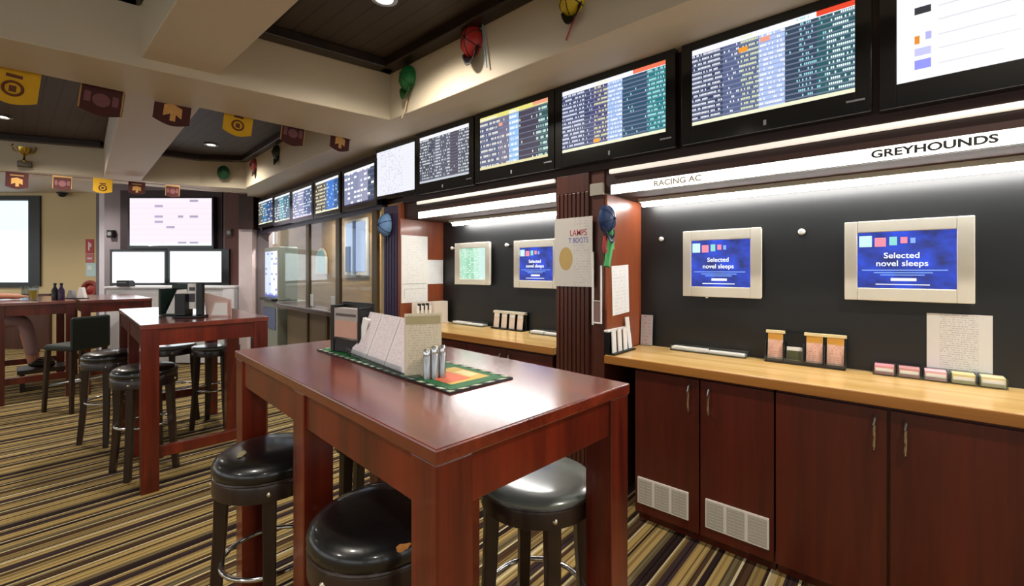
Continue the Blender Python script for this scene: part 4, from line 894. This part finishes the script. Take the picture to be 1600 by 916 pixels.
# ------------------------------------------------------------------ things on the second table
def t2p(u, v): p = onZ(u, v, 1.05); return p
def tabletop(u, v): return onZ(u, v, 1.0515)
p = tabletop(268, 492); m = face((p.x, p.y, 1.051), VIEW)
t = thing('napkin_caddy', 'black caddy with a dark green back holding white napkins on the second table', 'caddy', mtx=m)
b = MB(); b.box(-.06, .08, 0, .012, -.09, .05); b.box(-.06, .08, .012, .23, -.09, -.08); b.box(-.06, -.045, .012, .2, -.08, .05); b.build('case', M('green black case', '1c2a24', .4), t, .003)
b = MB(); b.prism([(-.02, .012), (.08, .012), (.08, .03), (.065, .19)], -.07, .03); b.build('napkins', WHITE, t)
p = tabletop(296, 496); m = face((p.x, p.y, 1.051), VIEW)
t = thing('menu_holder', 'black menu holder with a white card facing out on the second table', 'menu', mtx=m)
b = MB(); b.box(-.09, .1, 0, .015, -.06, .05); b.box(-.085, -.01, .015, .17, -.05, .03); b.box(.045, .09, .015, .25, -.03, .0); b.build('case', BLACK, t, .004); b = MB(); b.box(-.02, .045, .06, .24, -.03, -.01); b.build('card', WHITE, t); b = MB(); b.box(-.008, .033, .11, .17, -.01, -.008); b.box(-.008, .033, .19, .215, -.01, -.008); b.build('card_print', M('dark card print', '54505a', .6), t)
p = tabletop(339, 494); m = face((p.x, p.y, 1.051), VIEW)
t = thing('tent_card', 'pink and white folded tent card at the right of the menu holder', 'card', mtx=m)
b = MB(); b.prism([(-.09, 0), (.10, 0), (.10, .12), (-.05, .16), (-.1, .17)], -.012, -.009); b.prism([(-.05, 0), (.10, 0), (.10, .11), (.0, .11)], .03, .033); b.build('card', M('blush card', 'dcbcb4', .6), t); b = MB(); b.prism([(-.02, .01), (.095, .01), (.095, .1), (.01, .1)], .033, .0345); b.build('panel', WHITE, t)
# ------------------------------------------------------------------ things on the far tables
p = onZ(52, 464, 1.05); q = (p.x, max(6.95, min(p.y, 8.2)))
fp = onD(52, 462, 4.95); t = thing('beer_glass', 'glass of yellow beer on the far left table', 'glass', (fp.x, fp.y, 1.051))
b = MB(); b.lathe([(0, 0), (.03, 0), (.042, .11), (.044, .16), (.041, .16), (.038, .11), (.027, .008), (0, .008)], n=24); b.build('glass', ACRYL, t, smooth=True); b = MB(); b.lathe([(0, .009), (.026, .009), (.0365, .11), (0, .11)], n=24); b.build('beer', M('beer', 'f0c040', .3), t, smooth=True); b = MB(); b.lathe([(0, .11), (.037, .11), (.038, .13), (0, .132)], n=24); b.build('foam', WHITE, t, smooth=True)
fp = onD(40, 462, 5.1); t = thing('empty_glass', 'empty clear glass left of the beer', 'glass', (fp.x, fp.y, 1.051)); b = MB(); b.lathe([(0, 0), (.03, 0), (.04, .15), (.037, .15), (.028, .008), (0, .008)], n=24); b.build('glass', ACRYL, t, smooth=True)
for (u_, lb) in ((86, 'dark sauce bottle on the far left table, the left of two'), (96, 'dark plum sauce bottle on the far left table, the right of two')):
    fp = onD(u_, 462, 5.0); t = thing('sauce_bottle', lb, 'bottle', (fp.x, fp.y, 1.051), group='sauce bottles on the far left table')
    b = MB(); b.lathe([(0, 0), (.028, 0), (.03, .01), (.03, .11), (.012, .15), (.011, .17), (0, .17)], n=20); b.build('bottle', M('dark bottle %d' % u_, '33203a' if u_ > 90 else '1c1c20', .3), t, smooth=True); b = MB(); b.lathe([(.014, .165), (.014, .19), (0, .192)], n=16); b.build('cap', BLACK, t, smooth=True)
for (u_, hh, lb) in ((112, .1, 'low grey holder on the back middle table'), (128, .13, 'white menu card leaning on the back middle table')):
    fp = onD(u_, 462, 5.25); t = thing('card_stand', lb, 'card', mtx=face((fp.x, fp.y, 1.051), VIEW), group='cards on the back middle table')
    b = MB(); b.prism([(-.05, 0), (.05, 0), (.02, hh), (-.02, hh)], -.02, .02); b.build('card', WHITE if u_ > 120 else GREY, t, .002); b = MB(); b.box(-.055, .055, 0, .008, -.035, .035); b.build('foot', BLACK, t)
# ------------------------------------------------------------------ bunting
BRN = M('brown felt', '4a1f1c', .8, var=.15); GLD = M('gold felt', 'e0ac1c', .8, var=.1); TAN = M('tan trim felt', 'b08a54', .8)
EMB = {'b': M('amber emblem print', 'd8a25a', .7, var=.35, scale=90), 'g': M('brown emblem print', '6a3a1c', .7, var=.2), 'k': M('dim emblem print', '7a4a4e', .7, var=.4, scale=120)}
def bunting(lbl, p, q, w, h, kind, rightv, grp):
    t = thing('pennant_flag', lbl, 'flag', mtx=face(p, rightv) @ Matrix.Rotation(q, 4, 'Z'), group=grp)
    base = GLD if kind == 'g' else BRN
    N = 8
    low = [(-w/2+w*i/N, -h + .14*h*(abs(2*i/N-1))**1.6) for i in range(N+1)]
    b = MB(); b.prism([(w/2, 0), (-w/2, 0)] + low, -.0015, .0015); b.build('cloth', base, t)
    b = MB(); b.box(-w/2, w/2, -.012, .006, -.003, .003); b.build('hem', base if kind == 'g' else TAN if kind == 'k' else BRN, t)
    e = EMB[kind]
    if kind == 'g':
        b = MB(); b.torus((0, -h*.62, .0018), w*.19, w*.035, 24, 6, Matrix()); b.build('emblem', e, t, smooth=True); b = MB(); b.box(-w*.16, w*.16, -h*.36, -h*.28, .0015, .003); b.box(-w*.07, w*.07, -h*.7, -h*.55, .0015, .003); b.build('lettering', e, t)
    elif kind == 'b':
        b = MB(); b.prism([(-w*.24, -h*.36), (-w*.24, -h*.72), (-w*.05, -h*.62), (-w*.05, -h*.84), (w*.1, -h*.84), (w*.1, -h*.62), (w*.26, -h*.72), (w*.26, -h*.4), (0, -h*.3)], .0015, .003); b.build('emblem', e, t)
        b = MB(); b.box(-w*.3, w*.3, -h*.2, -h*.13, .0015, .0028); b.build('lettering', TAN, t)
    else:
        b = MB(); b.lathe([(0, .0032), (w*.2, .0028), (w*.2, .0015)], n=18, mtx=Matrix.Translation((0, -h*.5, 0))); b.box(-w*.38, -w*.24, -h*.62, -h*.3, .0015, .003); b.box(w*.24, w*.38, -h*.62, -h*.3, .0015, .003); b.build('emblem', e, t)
        for (x0, x1, y0, y1) in ((-w*.49, -w*.45, -h*.86, -.012), (w*.45, w*.49, -h*.86, -.012)): b = MB(); b.box(x0, x1, y0, y1, .0015, .0028); b.build('edging', TAN, t)
def string_line(pts, lbl):
    b = MB(); b.tube(pts, .003, 6); o = b.build('bunting_string', M('dark cord', '3a2a26', .8)); tag(o, lbl, 'string', 'bunting strings')
row1 = [(26, 99, 'g', 'gold pennant with a brown ring emblem, leftmost under the cross beam', .205, .24), (162, 133, 'k', 'dark brown pennant hanging at the end of the pale ceiling beam', .21, .2), (273, 149, 'b', 'brown pennant with an amber emblem in front of the pale ceiling beam', .2, .215),
        (375, 169, 'g', 'gold pennant by the small rear coffer downlight', .185, .215), (460, 190, 'k', 'brown pennant with a dim emblem, second from the right end of the row', .18, .2), (533, 204, 'b', 'brown pennant at the right end of the row above the far screens', .16, .185)]
L0, L1 = Vector((.1, 3.80)), Vector((1.95, 3.62)); pts = []
nv = Vector((L1.y-L0.y, -(L1.x-L0.x), 0))
for (u, v, k, lb, w, h) in row1:
    p = onP(u, v, (L0.x, L0.y, 2.4), nv); pts.append(p)
    bunting(lb, p, math.radians(-6), w, h, k, (.985, -.17, 0), 'pennants under the cross beam')
dv = (pts[0]-pts[1]).normalized()
string_line([pts[0]+dv*1.2+Vector((0, 0, .02)), pts[0]+dv*.4] + pts + [pts[-1]+Vector((.2, -.02, .0)), pts[-1]+Vector((.5, .05, .02))], 'dark cord of the front row of pennants under the cross beam')
row2 = [(27, 270, 'b', 'small brown pennant with an amber emblem, leftmost of the rear row', .19, .185), (98, 276, 'k', 'small dull brown pennant above the dark camera dome', .175, .165), (161, 280, 'g', 'small gold pennant of the rear row', .18, .17), (214, 285, 'b', 'small brown pennant at the left corner of the big rear screen', .165, .15), (270, 290, 'k', 'small brown pennant hanging in front of the big rear screen', .15, .15)]
pts = []
for (u, v, k, lb, w, h) in row2:
    p = onP(u, v, (-.06, 7.55, 2.5), (.44, .9, 0)); pts.append(p)
    bunting(lb, p, math.radians(-2), w, h, k, (.9, -.43, 0), 'pennants under the rear bulkhead')
dv = (pts[0]-pts[1]).normalized(); string_line([pts[0]+dv*1.5+Vector((0, 0, .03))] + pts + [pts[-1]-dv*.8+Vector((0, 0, -.03))], 'dark cord of the rear row of pennants')
# ------------------------------------------------------------------ jockey caps hung along the bulkhead
def cap(label, p, right, c1, c2, s=1., ribbon=None, rot=0., grp='jockey caps hung on the ceiling edge', rib_len=.2, peak=True, panels=True):
    t = thing('jockey_cap', label, 'cap', mtx=face(p, right) @ Matrix.Rotation(rot, 4, 'Z'), group=grp)
    a, c = M('cap %s' % c1, c1, .45), M('cap %s' % c2, c2, .5)
    b = MB(); b.lathe([(.085*s*math.cos(q), .005+.075*s*math.sin(q)) for q in [k*PI/2/8 for k in range(9)]][:-1] + [(0, .08*s)], n=28, mtx=Matrix.Diagonal((1, 1.18, 1, 1))); b.lathe([(.085*s, .005), (.08*s, 0), (0, 0)], n=28, mtx=Matrix.Diagonal((1, 1.18, 1, 1))); b.build('dome', a, t, smooth=True)
    if panels:
        b = MB()
        for k in range(3):
            ang = k*PI/3+.3
            b.tube([(.0855*s*math.cos(q)*math.cos(ang), 1.18*.0855*s*math.cos(q)*math.sin(ang), .005+.0755*s*math.sin(q)) for q in [PI*j/14 for j in range(15)]], .003*s, 6)
        b.build('seam', c, t, smooth=True)
    b = MB(); b.ball((0, 0, .083*s), .011*s, n=12); b.build('button', c, t, smooth=True)
    if peak:
        b = MB(); N = 12; rows = []
        for j in range(4):
            f = j/3; rows.append([b.bm.verts.new((.078*s*math.sin(q)*(1-.12*f), -.10*s*math.cos(q)-.075*s*f*math.cos(q*.9), .012*s+.03*s*f+.02*s*math.cos(q)*f)) for q in [(-1.15+2.3*i/N) for i in range(N+1)]])
        for r0, r1 in zip(rows, rows[1:]):
            for i in range(N): b.bm.faces.new((r0[i], r0[i+1], r1[i+1], r1[i]))
        o = b.build('peak', c, t, smooth=True); so = o.modifiers.new('thick', 'SOLIDIFY'); so.thickness = .004
    if ribbon:
        col, pts = ribbon
        b = MB(); b.tube([(x*s, y*s, .02) for x, y in pts], .0055*s, 6); b.build('ribbon', M('ribbon '+col, col, .5), t, smooth=True)
    return t
Bf = (0, -1, 0)
def on_bulk(u, v): return onP(u, v, (1.86+.04*0, -3.5, 0), (-(2.9+3.5), .04, 0)) if u > 600 else onP(u, v, (1.93, 2.9, 2.5), (-(6.75-2.9), .25, 0))
cap('green jockey cap hanging on the near bulkhead at the coffer corner', on_bulk(640, 124), Bf, '1c7a3c', '2a4a20', .92, ('c8b890', [(0, -.16), (-.03, -.24), (-.07, -.29)]))
cap('red and black jockey cap with a long blue ribbon on the near bulkhead', on_bulk(740, 66), Bf, 'b8302c', '181416', .98, ('7aa0b4', [(.10, .28), (.11, .1), (.105, -.05), (.11, -.22)]), .12)
cap('yellow and black jockey cap with a red ribbon at the top of the picture', on_bulk(896, 0), Bf, 'd8b81c', '141212', .86, ('a8322c', [(.09, .1), (.06, -.06), (-.02, -.17), (-.06, -.23)]), .1)
cap('dark green jockey cap on the rear bulkhead', onP(350, 270, (1.72, 7.05, 2.5), (.5, .866, 0)), VIEW, '1c5a34', '101c14', .95, None, 0., peak=False)
cap('dull red jockey cap hung high over the far screens', on_bulk(401, 259), AR, '9a3430', '3a1a18', .9, None, .2)
cap('dark jockey cap hung high over the far screens, nearer than the red one', on_bulk(436, 239), AR, '2a3020', '15140f', .9, ('b8a878', [(.0, .2), (.02, .05)]), .1)
cap('pale blue jockey cap hung beside the plum door panel', onX(605, 352, 2.265), AR, '7aa4d8', '24345e', 1.05, None, 0., peak=False)
t = cap('dark blue jockey cap with green and red ribbons beside the poster', Vector((onY(944, 343, 1.265).x, 1.265, onY(944, 343, 1.265).z)), (1, 0, 0), '1c3a6a', '16223c', .8, None, 0., peak=True)
for (c, pts, r) in (('4aa860', [(.03, -.05), (.05, -.12), (.02, -.2), (.0, -.27)], .02), ('8cbc7a', [(.06, -.03), (.05, -.1), (.065, -.17)], .012), ('b04040', [(-.02, -.1), (-.03, -.16), (-.02, -.19)], .013)):
    b = MB(); b.tube([(x, y, .018) for x, y in pts], r, 8); b.build('ribbon', M('rosette '+c, c, .5), t, smooth=True)
p = onP(38, 262, (-.06, 7.66, 2.5), (.44, .9, 0)); t = thing('gold_cup', 'gold cup ornament with two curved handles on the rear bulkhead', 'trophy', (p.x, p.y, p.z+.02))
GOLD = M('gold metal', 'c8a850', .25, 1.)
b = MB(); b.lathe([(0, 0), (.055, 0), (.055, .05), (.03, .055), (.012, .075), (.01, .12), (.03, .14), (.05, .17), (.058, .21), (.053, .21), (.045, .17), (0, .145)], n=24); b.build('cup', GOLD, t, smooth=True)
b = MB(); b.box(-.055, .055, -.055, .055, -.012, .045); b.build('plinth', M('dark plinth', '4a3c20', .4), t, .004)
for sx in (-1, 1): b = MB(); b.tube([(sx*.05, 0, .15), (sx*.08, 0, .17), (sx*.1, 0, .21), (sx*.085, 0, .235)], .007, 8); b.build('handle', GOLD, t, smooth=True)
# ------------------------------------------------------------------ seated person at the far left table
def skin(name, pts, edges, mat, parent, sub=2):
    """pts: {key: (x, y, z, radius)}; the first is the root"""
    keys = list(pts); me = bpy.data.meshes.new(name)
    me.from_pydata([pts[k][:3] for k in keys], [(keys.index(a), keys.index(c)) for a, c in edges], []); me.materials.append(mat)
    o = bpy.data.objects.new(name, me); COL.objects.link(o); o.parent = parent
    s = o.modifiers.new('skin', 'SKIN'); s.use_smooth_shade = True
    for i, k in enumerate(keys):
        r = pts[k][3]; d = me.skin_vertices[0].data[i]; d.radius = (r, r) if not isinstance(r, tuple) else r; d.use_root = i == 0
    u = o.modifiers.new('smooth', 'SUBSURF'); u.levels = sub; u.render_levels = sub
    return o
SKIN = M('skin', 'b97e62', .5, var=.05); HAIR = M('brown hair', '3a261a', .7, var=.3); SHIRT = M('dark shirt cloth', '2c3038', .9); PANT = M('mauve trousers', '9a7a7a', .9, var=.1); SHOE = M('black shoe leather', '15130f', .4)
per = thing('person', 'person in mauve trousers and black shoes seated at the far left table', 'person', (-.30, 7.62, 0), 0)
P = {'pelvis': (0, 0, .84, .12), 'waist': (-.02, 0, 1.0, .115), 'chest': (-.01, 0, 1.22, .135), 'neck0': (.01, 0, 1.38, .06), 'neck': (.02, 0, 1.43, .048), 'head': (.06, 0, 1.525, (.085, .095)), 'crown': (.045, 0, 1.62, (.092, .105))}
Ed = [('pelvis', 'waist'), ('waist', 'chest'), ('chest', 'neck0'), ('neck0', 'neck'), ('neck', 'head'), ('head', 'crown')]
for s, n in ((1, 'l'), (-1, 'r')):
    P.update({'sh'+n: (-.01, s*.19, 1.34, .058), 'el'+n: (.10, s*.23, 1.10, .042), 'wr'+n: (.30, s*.14, 1.095, .028), 'pa'+n: (.36, s*.12, 1.088, .03), 'pb'+n: (.395, s*.11, 1.085, .028)})
    Ed += [('chest', 'sh'+n), ('sh'+n, 'el'+n), ('el'+n, 'wr'+n), ('wr'+n, 'pa'+n), ('pa'+n, 'pb'+n)]
    for i, (dy, ln) in enumerate(((-.026, .075), (-.009, .085), (.009, .08), (.026, .062))):
        P['f%d%s' % (i, n)] = (.425, s*.105+dy, 1.088, .009); P['g%d%s' % (i, n)] = (.395+ln, s*.1+dy*1.1, 1.082, .008); P['h%d%s' % (i, n)] = (.395+ln+.012, s*.1+dy*1.1, 1.068, .007)
        Ed += [('pb'+n, 'f%d%s' % (i, n)), ('f%d%s' % (i, n), 'g%d%s' % (i, n)), ('g%d%s' % (i, n), 'h%d%s' % (i, n))]
    P['th0'+n] = (.365, s*.075, 1.085, .011); P['th1'+n] = (.40, s*.055, 1.075, .009); Ed += [('pa'+n, 'th0'+n), ('th0'+n, 'th1'+n)]
    P.update({'hp'+n: (.04, s*.09, .83, .085), 'kn'+n: (.42, s*.10, .80, .06), 'an'+n: (.50+.02*s, s*.09, .36, .04), 'he'+n: (.50+.02*s, s*.09, .31, .035), 'to'+n: (.66, s*.08, .295, .03)})
    Ed += [('pelvis', 'hp'+n), ('hp'+n, 'kn'+n), ('kn'+n, 'an'+n), ('an'+n, 'he'+n), ('he'+n, 'to'+n)]
skin('body', P, Ed, SKIN, per)
cl = {'w': (-.015, 0, .86, .165)}; ce = []
cl.update({'c0': (-.015, 0, 1.06, .165), 'c': (-.01, 0, 1.22, .172), 'n': (.005, 0, 1.36, .085)}); ce = [('w', 'c0'), ('c0', 'c'), ('c', 'n')]
for s, n in ((1, 'l'), (-1, 'r')): cl.update({'s'+n: (-.01, s*.19, 1.345, .07), 'e'+n: (.06, s*.22, 1.19, .058)}); ce += [('c', 's'+n), ('s'+n, 'e'+n)]
skin('shirt', cl, ce, SHIRT, per)
pl = {'p': (0, 0, .85, .14)}; pe = []
for s, n in ((1, 'l'), (-1, 'r')): pl.update({'h'+n: (.05, s*.09, .835, .10), 'k'+n: (.425, s*.10, .805, .075), 'm'+n: (.47, s*.095, .58, .062), 'a'+n: (.505+.02*s, s*.09, .385, .056)}); pe += [('p', 'h'+n), ('h'+n, 'k'+n), ('k'+n, 'm'+n), ('m'+n, 'a'+n)]
skin('trousers', pl, pe, PANT, per)
for s, n in ((1, 'l'), (-1, 'r')): skin('shoe', {'a': (.50+.02*s, s*.09, .335, .048), 'b': (.51+.02*s, s*.09, .30, .046), 'm': (.59, s*.085, .292, .042), 't': (.68, s*.08, .285, .034)}, [('a', 'b'), ('b', 'm'), ('m', 't')], SHOE, per)
skin('hair', {'a': (.025, 0, 1.65, .105), 'b': (-.01, 0, 1.585, .105), 'c': (-.02, 0, 1.50, .078)}, [('a', 'b'), ('b', 'c')], HAIR, per)
def face_parts():
    dg = bpy.context.evaluated_depsgraph_get(); dg.update(); bo = [o for o in per.children if o.name.startswith('body')][0].evaluated_get(dg)
    def surf(y, z):
        ok, loc, nn, i = bo.ray_cast(Vector((.5, y, z)), Vector((-1, 0, 0)), distance=.6); return loc.x if ok else .11
    for sd in (1, -1):
        b = MB(); b.ball((surf(sd*.03, 1.57)-.004, sd*.03, 1.57), .010, n=10); b.build('eye', WHITE, per, smooth=True)
        b = MB(); b.ball((surf(sd*.03, 1.57)+.004, sd*.03, 1.57), .0045, n=8); b.build('pupil', HAIR, per, smooth=True)
        b = MB(); b.ball((.035, sd*.078, 1.55), .028, (.6, .35, 1.1), 12); b.build('ear', SKIN, per, smooth=True)
    b = MB(); b.ball((surf(0, 1.54), 0, 1.545), .018, (.9, .7, 1.2), 12); b.build('nose', SKIN, per, smooth=True)
    b = MB(); b.ball((surf(0, 1.505)-.002, 0, 1.505), .02, (.4, 1.1, .28), 12); b.build('mouth', M('lips', '94504a', .5), per, smooth=True)
face_parts()
stool('stool under the person at the far left table', (-.32, 7.62), .3)
t = thing('foot_rail_box', 'low dark foot rest under the far left table', 'foot rest', (.05, 7.45, 0)); b = MB(); b.box(.02, .48, 0, .34, .2, .25); b.build('rail', STOOLW, t, .004)
for sx in (.04, .43): b = MB(); b.box(sx, sx+.04, .02, .32, 0, .2); b.build('foot', STOOLW, t, .003)
